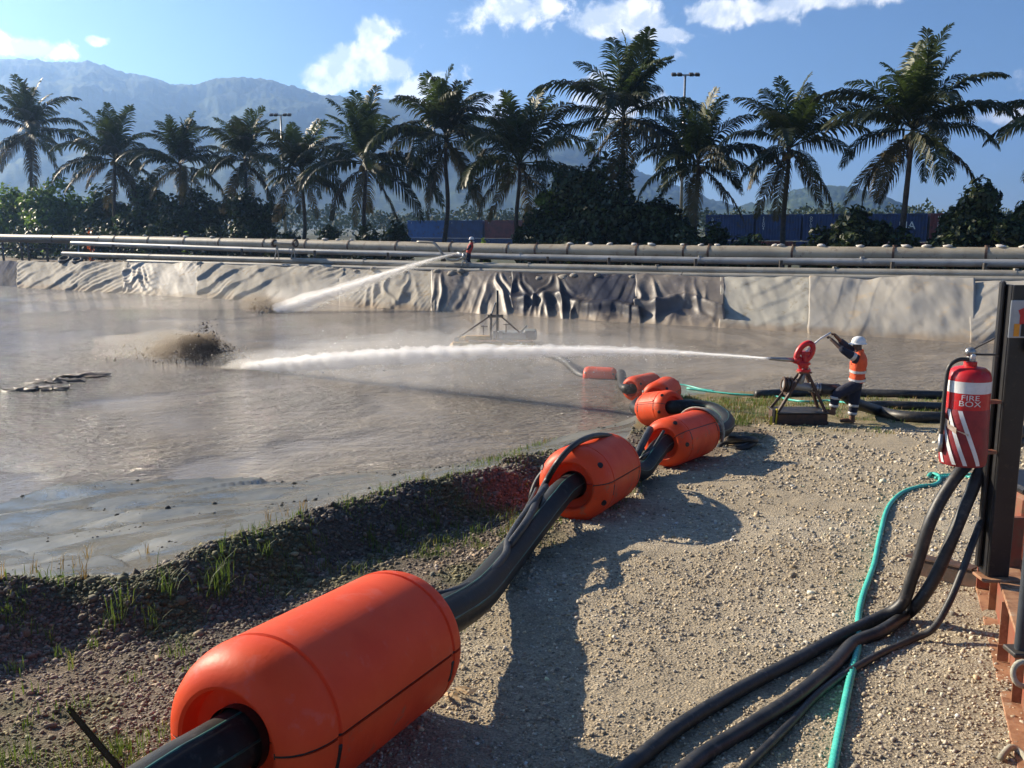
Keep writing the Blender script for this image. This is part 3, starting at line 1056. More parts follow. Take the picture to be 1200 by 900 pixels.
def frond_mesh(e0, droop, seed, mat, sag):
    rnd = random.Random(seed)
    n = 50
    mb = MB()
    pts, dirs = [], []
    p = Vector((0, 0, 0)); ang = e0
    steps = 24
    side_bend = rnd.uniform(-.35, .35)
    yaw = 0.0
    for i in range(steps + 1):
        pts.append(p.copy())
        d = Vector((math.cos(ang) * math.cos(yaw), math.cos(ang) * math.sin(yaw), math.sin(ang)))
        dirs.append(d)
        p = p + d / steps
        ang -= droop / steps * (.35 + 1.5 * i / steps)
        yaw += side_bend / steps * (i / steps) * 2
    mb.tube(pts, [.0085 * (1 - .85 * i / steps) + .001 for i in range(steps + 1)], 4)
    for i in range(n):
        t = .13 + .87 * (i + .5) / n
        k = t * steps
        a = min(int(k), steps - 1)
        q = pts[a].lerp(pts[a + 1], k - a)
        d = dirs[a].lerp(dirs[a + 1], k - a).normalized()
        side = d.cross(Vector((0, 0, 1)))
        side = side.normalized() if side.length > 1e-3 else Vector((0, 1, 0))
        upv = side.cross(d).normalized()
        ln = .255 * (math.sin(math.pi * min(.98, .16 + .80 * t)) ** .7) * rnd.uniform(.8, 1.12)
        for s in (-1, 1):
            if rnd.random() < .10:
                continue
            fwd = .55 + .5 * t + rnd.uniform(-.12, .12)
            o1 = (side * s + d * fwd + upv * .28 * rnd.uniform(.2, 1.2)).normalized()
            o2 = (o1 + Vector((0, 0, -1)) * sag * rnd.uniform(.9, 1.9)).normalized()
            o3 = (o2 + Vector((0, 0, -1)) * sag * 1.7).normalized()
            w = d * .0108
            p1 = q + o1 * ln * .4
            p2 = p1 + o2 * ln * .35
            p3 = p2 + o3 * ln * .3
            mb.add([q - w * .6, q + w * .6, p1 + w, p1 - w, p2 + w * .8, p2 - w * .8, p3], [(0, 1, 2, 3), (3, 2, 4, 5), (5, 4, 6)])
    return mb.mesh('frond', mat)


FR = []
for k, (e, dr, sg) in enumerate(((86, .5, .25), (76, .8, .3), (66, 1.0, .35), (56, 1.2, .45), (44, 1.35, .5), (32, 1.4, .6), (20, 1.4, .7), (6, 1.3, .85), (-10, 1.1, .95), (-30, .8, 1.0), (-52, .5, .9))):
    mt = M['frond_g'] if k < 3 else (M['frond'] if k < 9 else M['frond_y'])
    FR.append([frond_mesh(R(e), dr, 100 * k + j, mt, sg) for j in range(3)])
M['nut'] = pmat('coconut', (.10, .11, .03), (.16, .10, .04), 6, .6)

PALMS = [  # crown px, py, base px, frond top py, half width px, offset behind water edge, label
    (35, 152, 37, 88, 50, 16, 'leftmost tall palm standing clear above the green bushes'),
    (134, 186, 135, 123, 54, 13, 'second palm from the left, above the leafy green bushes'),
    (211, 192, 210, 132, 52, 12, 'third palm from the left, rising out of dark tangled bushes'),
    (287, 186, 290, 124, 54, 12, 'fourth palm from the left, just left of the left light mast'),
    (354, 202, 355, 136, 56, 11, 'fifth palm from the left, just right of the left light mast'),
    (428, 190, 429, 102, 70, 11, 'sixth palm from the left, in front of the big white cloud'),
    (523, 162, 519, 77, 76, 12, 'palm with a bare trunk in front of the blue containers'),
    (609, 190, 607, 96, 72, 12, 'palm left of the large dark tree, beside the red container'),
    (731, 136, 727, 42, 94, 14, 'tall palm rising out of the large dark tree'),
    (818, 190, 816, 114, 76, 12, 'palm just right of the large dark tree, below the right light mast'),
    (925, 172, 917, 86, 82, 12, 'palm immediately left of the widest palm, before the navy containers'),
    (1070, 150, 1054, 48, 104, 11, 'widest palm, leaning right above the dark bush and red container'),
    (1262, 150, 1270, 60, 92, 12, 'palm cut off by the right edge of the picture'),
]
for i, (cx, cy, bx, ty, hw, w, lab) in enumerate(PALMS):
    rnd = random.Random(50 + i)
    crown = bankpt(cx, cy, w)
    base = bankpt(bx, 285, w); base.z = Zg - .3
    depth = crown.y
    t = thing('coconut_palm', base, lab, 'palm', 'palms along the far bank')
    Hh = crown.z - base.z
    lean = crown - base
    mid = base + lean * .5 + Vector((rnd.uniform(-.25, .25), 0, 0)) * (Hh / 10)
    path = smooth_path([base, base + lean * .2 + Vector((0, 0, 0)), mid, base + lean * .82, crown + Vector((0, 0, .25))], 7)
    rb = .150 + .0035 * Hh
    rs = [rb * (1.45 if k == 0 else 1) * (1 - .42 * k / (len(path) - 1)) * (1 + .05 * math.sin(k * 2.4)) for k in range(len(path))]
    mb = MB(); mb.tube(path, rs, 10); mb.build('trunk', M['trunk'], t, True)
    L0 = max(hw, (cy - ty) * .95) / FPX * depth * 1.22
    n = rnd.randrange(28, 37)
    tilt = Matrix.Rotation(rnd.uniform(-.05, .22), 4, 'Y') @ Matrix.Rotation(rnd.uniform(-.12, .12), 4, 'X')
    for k in range(n):
        f = (k + .5) / n
        idx = min(10, max(0, int(f ** 1.22 * 11 + rnd.uniform(-.9, .7))))
        az_ = k * 2.39996 + rnd.uniform(-.45, .45)
        o = link('frond', FR[idx][rnd.randrange(3)])
        o.parent = t
        o.matrix_parent_inverse = Matrix.Translation(base).inverted()
        L = L0 * rnd.uniform(.76, 1.12) * (.78 if idx < 3 else .90 if idx < 5 else 1.0 if idx < 8 else .88)
        o.location = crown + Vector((rnd.uniform(-.1, .1), rnd.uniform(-.1, .1), .25 - .5 * f))
        o.scale = (L, L, L)
        o.rotation_euler = (tilt @ Matrix.Rotation(az_, 4, 'Z') @ Matrix.Rotation(rnd.uniform(-.35, .35), 4, 'X') @ Matrix.Rotation(rnd.uniform(-.2, .2), 4, 'Y')).to_euler()
    for k in range(5):
        a = rnd.random() * 6.28
        mb = MB(); mb.ball(crown + Vector((.32 * math.cos(a), .32 * math.sin(a), -.35 - rnd.random() * .25)), (.14, .14, .18), 8, 6)
        mb.build('coconut', M['nut'], t, True)

# ================================================================== BUSHES AND TREES
M['leaf_bright'] = pmat('leaf_bright', (.115, .190, .030), (.075, .135, .024), .6, .45, 0, c3=(.14, .20, .05), s3=1.6, transl=.5, rand='island')
M['leaf_dark'] = pmat('leaf_dark', (.030, .048, .014), (.020, .034, .010), .6, .5, 0, c3=(.05, .075, .018), s3=1.5, transl=.25, rand='island', rlo=.5, rhi=1.9)
M['leaf_mid'] = pmat('leaf_mid', (.050, .085, .020), (.030, .055, .014), .6, .48, 0, c3=(.09, .13, .03), s3=1.6, transl=.45, rand='island')


def bush(px, top, hw, w, mat, label, name='bush', leaf=.30, n=2600, bottom=292, lobes=9, seed=0, cat='bush', airy=.25):
    rnd = np.random.default_rng(900 + seed)
    c = bankpt(px, top, w)
    depth = c.y / math.cos(PITCH)
    rx = hw / FPX * depth
    z0, z1 = Zg - .1, c.z
    Hh = z1 - z0
    t = thing(name, (c.x, c.y, z0), label, cat, 'trees and bushes behind the pipelines')
    L = []
    for k in range(lobes):
        a = rnd.random() * 6.28
        rr = rx * .62 * math.sqrt(rnd.random())
        zz = z0 + Hh * (.30 + .52 * rnd.random() * (1 - .35 * rr / rx))
        s = rx * rnd.uniform(.30, .48)
        L.append((rr * math.cos(a), rr * math.sin(a) * .8, zz, s, min(s * rnd.uniform(.6, .95), (z1 - zz))))
    L.append((0, 0, z1 - Hh * .28, rx * .42, Hh * .28))
    L.append((0, 0, z0 + Hh * .35, rx * .75, Hh * .36))
    Lb = np.array(L)
    vol = Lb[:, 3] ** 2
    idx = rnd.choice(len(L), n, p=vol / vol.sum())
    d = rnd.normal(size=(n, 3)); d /= np.linalg.norm(d, axis=1)[:, None]
    rad = (airy + (1 - airy) * rnd.random(n)) ** .5 * rnd.uniform(.85, 1.12, n)
    pc = np.stack([Lb[idx, 0] + d[:, 0] * rad * Lb[idx, 3], Lb[idx, 1] + d[:, 1] * rad * Lb[idx, 3], Lb[idx, 2] + d[:, 2] * rad * Lb[idx, 4]], 1)
    pc[:, 2] = np.maximum(pc[:, 2], z0 + .1)
    pc[:, 0] += c.x; pc[:, 1] += c.y
    nrm = d * .7 + rnd.normal(size=(n, 3)) * .6 + np.array([0, 0, .35])
    nrm /= np.linalg.norm(nrm, axis=1)[:, None]
    tx = np.cross(nrm, rnd.normal(size=(n, 3))); tx /= np.linalg.norm(tx, axis=1)[:, None]
    ty = np.cross(nrm, tx)
    s = leaf * rnd.uniform(.55, 1.25, n)[:, None]
    V = np.stack([pc - tx * s, pc - ty * s * .55 + nrm * s * .12, pc + tx * s - nrm * s * .15, pc + ty * s * .55 + nrm * s * .12], 1).reshape(-1, 3)
    F = np.arange(n * 4).reshape(n, 4)
    o = link('crown', np_mesh('crown', V, F, mat), t)
    tm = MB()
    for k in range(4):
        lb = L[k % len(L)]
        q = Vector((c.x, c.y, z0))
        e = Vector((c.x + lb[0] * .9, c.y + lb[1] * .9, lb[2]))
        tm.tube(smooth_path([q + Vector((rnd.uniform(-.15, .15), 0, -.2)), q.lerp(e, .5) + Vector((0, 0, .25)), e], 4), [.10 * max(1, Hh / 5) * (1 - .07 * j) for j in range(9)], 6)
    tm.build('trunk', M['bark'], t, True)
    return t


BU = [
    (8, 214, 46, 17, 'leaf_bright', 'bright leafy bush at the left edge below the leftmost palm', 2600),
    (66, 204, 46, 15, 'leaf_bright', 'bright broad-leaved bush just right of the leftmost palm trunk', 3200),
    (118, 212, 40, 15, 'leaf_mid', 'green bush around the trunk of the second palm', 2600),
    (170, 204, 40, 14, 'leaf_mid', 'mid green tree between the second and third palm', 2800),
    (228, 216, 48, 13, 'leaf_dark', 'dark tangled bush around the trunk of the third palm', 3000),
    (291, 220, 42, 11, 'leaf_dark', 'dark round dense bush left of the left light mast', 3800),
    (640, 236, 44, 11, 'leaf_dark', 'dark bush at the left foot of the large dark tree', 2800),
    (622, 254, 24, 11, 'leaf_dark', 'low dark bush right of the red container', 1600),
    (656, 196, 30, 12, 'leaf_bright', 'light green tree reaching left out of the large dark tree', 1500),
    (715, 176, 72, 12, 'leaf_dark', 'large dark dense tree in the middle of the palm row', 7500),
    (772, 226, 46, 12, 'leaf_dark', 'dark tree at the right foot of the large dark tree', 3000),
    (838, 256, 26, 11, 'leaf_dark', 'low dark bush at the left end of the blue container row', 1100),
    (1003, 240, 46, 10, 'leaf_dark', 'dark bush standing before the blue containers, below the widest palm', 3600),
    (1150, 206, 52, 11, 'leaf_dark', 'dark leafy tree hiding the right red containers', 3800),
    (1206, 232, 44, 10, 'leaf_dark', 'dark bush at the right edge of the picture', 2400),
    (1280, 215, 60, 12, 'leaf_dark', 'dark bush beyond the right edge of the picture', 1500),
    (-70, 214, 60, 15, 'leaf_mid', 'green bush beyond the left edge of the picture', 1500),
]
for i, (px, top, hw, w, mt, lab, n) in enumerate(BU):
    bush(px, top, hw, w, M[mt], lab, n=int(n * 1.7), seed=i, leaf=.26 if mt != 'leaf_dark' else .20, airy=.2 if mt == 'leaf_dark' else .35, name='broadleaf_tree' if n > 3500 or 'tree' in lab.split(' ')[1:5] else 'bush', cat='tree' if ' tree' in lab[:28] else 'bush')
for i, (px, top, hw, lab) in enumerate(((250, 262, 30, 'low hedge bush left of the round dark bush'), (340, 272, 34, 'low bush at the foot of the left light mast'), (385, 264, 30, 'low bush below the fifth palm'), (430, 262, 32, 'low bush at the foot of the sixth palm'), (466, 258, 28, 'low bush left of the blue containers'), (885, 274, 40, 'low weeds in front of the small red container'), (960, 262, 30, 'low dark bush right of the small red container'),
        (35, 262, 44, 'low dark bush behind the left end of the dark pipe'), (120, 260, 44, 'low dark bush behind the orange leaved plant'), (185, 258, 44, 'low dark bush left of the small bright sapling'), (690, 258, 50, 'low dark bush under the large dark tree'), (800, 262, 40, 'low dark bush at the foot of the right light mast'), (1060, 264, 44, 'low dark bush at the foot of the widest palm'), (1120, 262, 44, 'low dark bush before the right red containers'))):
    bush(px, top, hw, 10, M['leaf_dark'], lab, n=1500, seed=40 + i, leaf=.20, lobes=6, name='low_bush')
bush(566, 276, 10, 7, M['leaf_bright'], 'small bright green plant behind the far worker', n=120, seed=60, leaf=.22, lobes=3, name='weed', cat='plant', airy=.5)
bush(217, 267, 7, 7, M['leaf_bright'], 'small bright green sapling behind the left stretch of pipe', n=90, seed=61, leaf=.18, lobes=2, name='sapling', cat='plant', airy=.5)
M['leaf_orange'] = pmat('leaf_orange', (.55, .14, .03), (.42, .09, .03), 2, .5, transl=.4)
bush(105, 266, 7, 6.5, M['leaf_orange'], 'small orange leaved plant behind the dark pipe', n=70, seed=62, leaf=.16, lobes=2, name='orange_plant', cat='plant', airy=.5)

# ================================================================== CONTAINERS
M['blue_l'] = pmat('container_blue', (.025, .11, .33), (.02, .085, .26), 1, .5, c3=(.05, .06, .08), s3=2.)
M['blue_d'] = pmat('container_navy', (.020, .048, .155), (.015, .034, .11), 1, .5, c3=(.05, .045, .05), s3=2.)
M['cred'] = pmat('container_red', (.20, .040, .034), (.14, .03, .026), 1, .55, c3=(.07, .03, .02), s3=2.)


GLYPH = {}


def text_mesh(s, size, fn, name, mat):
    """lettering as a flat mesh, every vertex placed by fn(x, y)"""
    if s not in GLYPH:
        cu = bpy.data.curves.new(name, 'FONT')
        cu.body = s; cu.size = 1.0; cu.align_x = 'CENTER'; cu.align_y = 'CENTER'
        cu.fill_mode = 'FRONT'
        cu.resolution_u = 3
        ob = bpy.data.objects.new(name, cu)
        COL.objects.link(ob)
        dg = bpy.context.evaluated_depsgraph_get()
        bm = bmesh.new(); bm.from_mesh(ob.evaluated_get(dg).to_mesh())
        bmesh.ops.triangulate(bm, faces=bm.faces)
        bmesh.ops.subdivide_edges(bm, edges=[e for e in bm.edges if e.calc_length() > .25], cuts=1)
        bm.verts.index_update()
        GLYPH[s] = ([tuple(v.co) for v in bm.verts], [tuple(v.index for v in f.verts) for f in bm.faces])
        bm.free()
        COL.objects.unlink(ob); bpy.data.objects.remove(ob); bpy.data.curves.remove(cu)
    vs, fs = GLYPH[s]
    me = bpy.data.meshes.new(name)
    me.from_pydata([tuple(fn(x * size, y * size)) for x, y, z in vs], [], fs)
    me.materials.append(mat)
    return me


for _w in ('K', 'M', 'T', 'U', '7', 'S', 'E', 'G', '4', 'O', 'L', '2', 'H', 'J', 'C', '8', 'I', 'NA', 'FIRE', 'BOX'):
    text_mesh(_w, 1.0, lambda x, y: (x, y, 0), 'glyph', M['white'])


def container(c, length, mat, label, marks='', big=None):
    """c: near-face centre at the base; the long side faces the pond"""
    t = thing('shipping_container', c, label, 'container', 'stacked shipping containers')
    H, D = 2.55, 2.4
    mb = MB()
    n = int(length / .28)
    prof = []
    for k in range(n):
        x0 = -length / 2 + .12 + (length - .24) * k / n
        st = (length - .24) / n
        prof += [(x0, 0), (x0 + st * .4, 0), (x0 + st * .5, .05), (x0 + st * .9, .05)]
    for x, y in prof:
        pass
    vs = [c - BD * x + BN * y + Vector((0, 0, z)) for x, y in prof for z in (.14, H - .10)]
    mb.add(vs, [(2 * k, 2 * k + 2, 2 * k + 3, 2 * k + 1) for k in range(len(prof) - 1)])
    mb.build('corrugated_side', mat, t)
    mb = MB()
    A = lambda x, y, z: c - BD * x + BN * y + Vector((0, 0, z))
    h = length / 2
    mb.add([A(-h, .06, H - .05), A(h, .06, H - .05), A(h, D, H - .05), A(-h, D, H - .05), A(-h, .06, .05), A(h, .06, .05), A(h, D, .05), A(-h, D, .05)], [(0, 1, 2, 3), (0, 4, 7, 3), (1, 2, 6, 5), (3, 7, 6, 2)])
    mb.build('box_shell', mat, t)
    for z in (.07, H - .05):
        mb = MB(); mb.bar(A(-h, 0, z), A(h, 0, z), .10, .13); mb.build('rail', mat, t)
    for x in (-h + .06, h - .06):
        mb = MB(); mb.bar(A(x, 0, .02), A(x, 0, H), .11, .13, up=(BN.x, BN.y, 0)); mb.build('corner_post', mat, t)
    if marks:
        for k, ch in enumerate(marks):
            me = text_mesh(ch, .34, lambda x, y, k=k: A(-h + .75 + x, -.075, H - .35 - k * .26 + y), 'marking', M['white'])
            link('marking', me, t)
    if big:
        link('lettering', text_mesh(big, 1.0, lambda x, y: A(h - 1.7 + x, -.075, 1.45 + y), 'lettering', M['white']), t)
    return t


def cont_at(px0, px1, w, lev, mat, label, marks='', big=None):
    a, b = bankpt(px0, 280, w), bankpt(px1, 280, w)
    c = (a + b) / 2
    c.z = Zg + CZ0 + lev * 2.6
    return container(c, (b - a).length - .06, mat, label, marks, big)


CW = 52.0
topz = bankpt(940, 250.5, CW).z
CZ0 = topz - 5.2 - Zg
row = [(826, 883, 'blue_d', 'navy container at the left end of the right upper row', 'KMTU 7'), (885, 938, 'blue_d', 'navy upper container behind the palm left of the widest palm', 'SEGU 4'), (940, 1003, 'blue_d', 'navy upper container between the palm left of the widest one and the dark bush', 'OOLU 2'), (1005, 1086, 'blue_d', 'navy container with white letters below the widest palm', ''), (1088, 1142, 'cred', 'upper red container half hidden by the right dark tree', 'HJCU 8')]
for i, (a, b, mt, lab, mk) in enumerate(row):
    cont_at(a, b, CW, 1, M[mt], lab, mk.replace(' ', ''), 'NA' if i == 3 else None)
for a, b, mt, lab in ((826, 873, 'blue_d', 'navy container at the left end of the right lower row'), (875, 930, 'cred', 'small red container low behind the trunk left of the widest palm'), (933, 1000, 'blue_d', 'navy container in the lower row right of the small red one'), (1003, 1078, 'cred', 'lower red container below the white letters'), (1080, 1140, 'cred', 'lower red container at the right end of the row')):
    cont_at(a, b, CW - .1, 0, M[mt], lab, 'I')
CW2 = 74.0
topz = bankpt(545, 258, CW2).z
CZ0 = topz - 5.2 - Zg
for a, b, mt, lab in ((478, 523, 'blue_l', 'bright blue upper container left of the bare palm trunk'), (525, 566, 'blue_d', 'navy upper container right of the bare palm trunk'), (568, 612, 'cred', 'dull red upper container behind the far worker')):
    cont_at(a, b, CW2, 1, M[mt], lab, 'I')
for a, b, mt, lab in ((478, 523, 'blue_d', 'lower blue container left of the bare palm trunk'), (525, 566, 'blue_d', 'lower navy container right of the bare palm trunk'), (568, 612, 'blue_d', 'lower navy container behind the far worker')):
    cont_at(a, b, CW2 - .1, 0, M[mt], lab, 'I')

# ================================================================== LIGHT MASTS
def light_mast(px, top, w, lab):
    t0 = bankpt(px, top, w)
    b0 = Vector((t0.x, t0.y, Zg))
    t = thing('light_mast', b0, lab, 'light mast', 'floodlight masts beyond the palms')
    mb = MB(); mb.tube([b0, t0], [.16, .08], 10); mb.build('pole', M['steel'], t, True)
    mb = MB(); mb.bar(t0 - Vector((1.0, 0, 0)), t0 + Vector((1.0, 0, 0)), .12, .12); mb.build('crossarm', M['steel'], t)
    for k in (-.9, -.45, .45, .9):
        mb = MB()
        mb.box(t0 + Vector((k, -.15, .02)), (.36, .40, .22), Matrix.Rotation(.4, 3, 'X'), .04)
        mb.build('floodlight', M['darksteel'], t)


light_mast(329, 135, 30, 'left floodlight mast between the fourth and fifth palm')
light_mast(803, 88, 30, 'right floodlight mast behind the tall middle palm')
# ================================================================== FLOATS AND THE FLOATING PIPE
FLOAT_N = 48


def float_profile(Rr, hl):
    s = Rr
    end = [(.36, .30), (.36, .26), (.575, .22), (.605, .02), (.645, 0), (.70, .012), (.80, .06), (.89, .15), (.955, .28), (.99, .42), (1.0, .54), (1.0, .60), (.972, .615), (.972, .665), (1.0, .68)]
    a = [(r * s, -hl + z * s) for r, z in end]
    b = [(r * s, hl - z * s * .8) for r, z in reversed(end)]
    mid = [(s, -hl + (2 * hl) * t) for t in (.42, .5, .58)]
    return a + mid + b


def make_float(A, B, Rr, roll, label, holes=True, slots=True):
    A, B = Vector(A), Vector(B)
    ax = (B - A).normalized()
    c = (A + B) / 2
    hl = (B - A).length / 2
    right = ax.cross(Vector((0, 0, 1))).normalized()
    up = right.cross(ax)
    Mx = Matrix((right, up, ax)).transposed().to_4x4() @ Matrix.Rotation(roll, 4, 'Z')
    Mx.translation = c
    t = thing('pipe_float', c, label, 'pipe float', 'orange floats on the black pipe')
    prof = float_profile(Rr, hl)
    g = .018
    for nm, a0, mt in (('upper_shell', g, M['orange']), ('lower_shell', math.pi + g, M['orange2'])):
        mb = MB()
        mb.lathe(prof, FLOAT_N, Mx, a0, a0 + math.pi - 2 * g)
        # edges of the shell turned inwards at the seam
        inner = [(r * .965, z) for r, z in prof]
        for aa in (a0, a0 + math.pi - 2 * g):
            vs = []
            for (r, z), (r2, z2) in zip(prof, inner):
                vs += [Mx @ Vector((r * math.cos(aa), r * math.sin(aa), z)), Mx @ Vector((r2 * math.cos(aa), r2 * math.sin(aa), z2))]
            mb.add(vs, [(2 * k, 2 * k + 1, 2 * k + 3, 2 * k + 2) for k in range(len(prof) - 1)])
        sh = mb.build(nm, mt, t, True, 38)
        # raised clamping rib along one seam of the upper half
        if nm == 'upper_shell':
            rib = MB()
            aa = math.pi - .16
            q = lambda z, r: Mx @ Vector((r * math.cos(aa), r * math.sin(aa), z))
            rib.bar(q(-hl + Rr * .7, Rr * 1.003), q(hl - Rr * .6, Rr * 1.003), .05, .02, up=(q(0, 1) - q(0, 0)), bev=.008)
            rib.build('clamp_rib', mt, sh, True, 40)
    mb = MB()
    mb.lathe([(Rr * .37, -hl * .93), (Rr * .37, hl * .93)], 32, Mx)
    mb.build('sleeve_core', M['slot'], t)
    for aa in (0.0, math.pi):                           # dark strip added behind each seam as the shade inside the gap
        mb = MB(); vs_ = []
        for r_, z_ in prof[4:-4]:
            for da in (-.05, .05):
                vs_.append(Mx @ Vector((r_ * .968 * math.cos(aa + da), r_ * .968 * math.sin(aa + da), z_)))
        mb.add(vs_, [(2 * k, 2 * k + 1, 2 * k + 3, 2 * k + 2) for k in range(len(vs_) // 2 - 1)])
        mb.build('seam_shade', M['slot'], t)
    if slots:
        for zf in (-hl + Rr * .64, hl - Rr * .55):
            for aa in (-.24, math.pi + .24):
                mb = MB()
                p = Mx @ Vector((Rr * .985 * math.cos(aa), Rr * .985 * math.sin(aa), zf))
                n = (p - (Mx @ Vector((0, 0, zf)))).normalized()
                tg = ax.cross(n)
                mb.bar(p - tg * .055, p + tg * .055, .03, .012, up=n, bev=.004)
                mb.build('bolt_slot', M['slot'], t)
    if holes:
        for aa in (.55, math.pi - .55, -.55, math.pi + .55):
            for e in (-1, 1):
                rr, zz = Rr * .93, e * (hl - Rr * .22)
                p = Mx @ Vector((rr * math.cos(aa), rr * math.sin(aa), zz))
                n = (Mx.to_3x3() @ Vector((math.cos(aa) * .75, math.sin(aa) * .75, e * .66))).normalized()
                Q = n.to_track_quat('Z', 'Y').to_matrix().to_4x4(); Q.translation = p
                mb = MB(); mb.lathe([(0, .012), (.028, .012), (.032, .0), (.032, -.03)], 14, Q)
                mb.build('bolt_hole', M['slot'], t, True, 40)
    return t


FR_ = .385
f1a, f1b = pixg(264, 876, .39), pixg(478, 742, .39)
f2a, f2b = pixg(668, 570, .385), pixg(716, 545, .39)
f3a, f3b = pixg(777, 520, .36), pixg(821, 506, .37)
f4a, f4b = P(790, 477, 17.2), P(757, 480, 18.0)
f5a, f5b = P(768, 466, 18.8), P(783, 457, 20.2)
f6a, f6b = P(739, 456, 23.4), P(766, 450, 24.3)
f7a, f7b = P(684, 441, 27.6), P(722, 443, 27.4)
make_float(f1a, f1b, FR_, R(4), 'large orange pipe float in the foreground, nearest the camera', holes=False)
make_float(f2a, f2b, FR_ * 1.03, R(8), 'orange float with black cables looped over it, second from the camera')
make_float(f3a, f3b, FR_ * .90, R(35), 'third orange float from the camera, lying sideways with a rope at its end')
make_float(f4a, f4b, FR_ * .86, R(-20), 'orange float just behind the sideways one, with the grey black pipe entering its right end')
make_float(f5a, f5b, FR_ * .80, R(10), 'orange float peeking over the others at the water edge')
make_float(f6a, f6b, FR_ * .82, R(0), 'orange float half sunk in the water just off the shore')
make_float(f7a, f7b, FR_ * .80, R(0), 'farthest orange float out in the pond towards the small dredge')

d1 = (f1b - f1a).normalized()
d2 = (f2b - f2a).normalized()
d3 = (f3b - f3a).normalized()
pipe_path = [f1a - d1 * 1.6 + Vector((.06, 0, -.03)), f1a - d1 * .4, f1a, f1b, f1b + d1 * .25 + Vector((0, 0, -.03)),
             pixg(556, 700, .27), pixg(588, 664, .17), pixg(622, 622, .20), pixg(648, 590, .30), f2a, f2b, f2b + d2 * .3 + Vector((0, 0, -.05)),
             pixg(749, 553, .14), pixg(765, 535, .26), f3a + d3 * .12, f3b, f3b + d3 * .3,
             P(838, 507, 14.4), P(850, 501, 15.1), P(851, 491, 16.2), P(836, 480, 17.1), P(812, 476.5, 17.3), f4a, f4b,
             P(745, 478, 18.6), P(750, 472, 18.9), f5a, f5b, P(782, 452, 21.5), P(778, 450, 23), f6b, f6a, P(730, 452, 24), P(728, 438, 26.2), f7b, f7a, P(660, 422, 30), P(628, 408, 33)]
PR = .127
full_path = smooth_path(pipe_path, 7)
pt = thing('dredge_pipe', (full_path[40].x, full_path[40].y, full_path[40].z), 'thick black pipe threaded through the row of orange floats', 'pipe')
mb = MB(); mb.tube(full_path, PR, 22)
mb.build('pipe_wall', M['hdpe'], pt, True, 60)


def side_line(path, ang0, r, rad, twist=0.0, lift=0.0, i0=0, i1=None, wob=0.0, seed=0):
    """line running along the outside of a pipe"""
    out = []
    i1 = len(path) if i1 is None else i1
    for i in range(i0, i1):
        d = (path[min(i + 1, len(path) - 1)] - path[max(i - 1, 0)]).normalized()
        rt = d.cross(Vector((0, 0, 1))).normalized()
        u = rt.cross(d)
        a = ang0 + twist * (i - i0) + wob * mnoise.noise(Vector((i * .22, seed, 0)))
        out.append(path[i] + (rt * math.cos(a) + u * math.sin(a)) * (r + lift))
    return out


for a in (R(80), R(150), R(15)):
    mb = MB(); mb.tube(side_line(full_path, a, PR - .0035, 0, i1=150), .0075, 5); mb.build('stripe', M['stripe'], pt, True)

# cables lashed to the pipe
CABLES = [
    ('black cable lying along the top of the black pipe between the two nearest floats', [pixg(494, 700, .42), pixg(530, 694, .42), pixg(568, 676, .33), pixg(592, 650, .30), pixg(596, 632, .32), pixg(612, 606, .37), pixg(640, 570, .50)], .030),
    ('black cable looped high over the second orange float', [pixg(596, 640, .30), pixg(620, 606, .42), P(637, 570, 9.35), P(655, 540, 9.3), P(678, 518, 9.6), P(705, 510, 10.2), P(728, 517, 10.9), P(742, 535, 11.2), P(748, 552, 11.3)], .032),
    ('thin black cable behind the looped cable on the second float', [pixg(588, 650, .22), pixg(612, 606, .34), P(628, 575, 9.7), P(634, 556, 9.9), P(648, 535, 10.0), P(672, 520, 10.2), P(700, 513, 10.6), P(728, 520, 11.3), P(744, 540, 11.5)], .022),
    ('black hose hanging down the left side of the second float', [pixg(604, 625, .10), P(620, 600, 9.7), P(624, 578, 9.8), P(632, 560, 9.8), P(646, 545, 9.7)], .034),
    ('slack cable in the loop beside the pipe below the second float', [pixg(545, 692, .30), pixg(566, 668, .16), pixg(584, 645, .16), pixg(604, 625, .10)], .020),
    ('bent grey hose end strapped to the pipe before the third float', [pixg(740, 566, .06), P(741, 548, 11.9), P(748, 530, 12.1), P(757, 512, 12.5), P(762, 503, 12.8)], .05),
    ('pair of thin cables leading to the third float', [pixg(742, 545, .14), P(752, 536, 11.9), P(764, 527, 12.2), P(778, 505, 12.4)], .02),
]
for lab, pts, r in CABLES:
    mb = MB(); mb.tube(smooth_path(pts, 8), r, 10)
    tag(mb.build('cable', M['rubber'], None, True), lab, 'cable', 'cables along the floating pipe')
# rope round the far end of the third float
M['rope'] = pmat('old_rope', (.40, .38, .30), (.28, .26, .2), 20, .85)
for k in range(3):
    a3 = f3b - d3 * (.02 + .05 * k)
    rt = d3.cross(Vector((0, 0, 1))).normalized(); u3 = rt.cross(d3)
    pts = [a3 + (rt * math.cos(a) + u3 * math.sin(a)) * (FR_ * .90 + .018 + .01 * k) + d3 * (.05 * math.sin(a * 2 + k)) for a in np.linspace(-.3, 2.9, 22)]
    mb = MB(); mb.tube(pts, .016, 6)
    o = mb.build('rope', M['rope'], None, True)
    tag(o, ('outer', 'middle', 'inner')[k] + ' turn of pale rope over the far end of the third float', 'rope', 'rope turns on the third float')
# black hose loops past the third float, also filling in the black shadow there
mb = MB()
cb = P(862, 503, 14.9)
for k in range(3):
    pts = [cb + Vector((.26 * math.cos(a) * (1 - .12 * k) + .06 * k, .22 * math.sin(a), -.36 + .09 * k + .07 * math.sin(a + k * 1.7))) for a in np.linspace(0, 6.28, 20)]
    mb.tube(pts, .055, 7)
tag(mb.build('hose_coil_shadow', M['rubber'], None, True), 'black coil of hose doubling as the shadow on the grass behind the third float', 'hose coil')

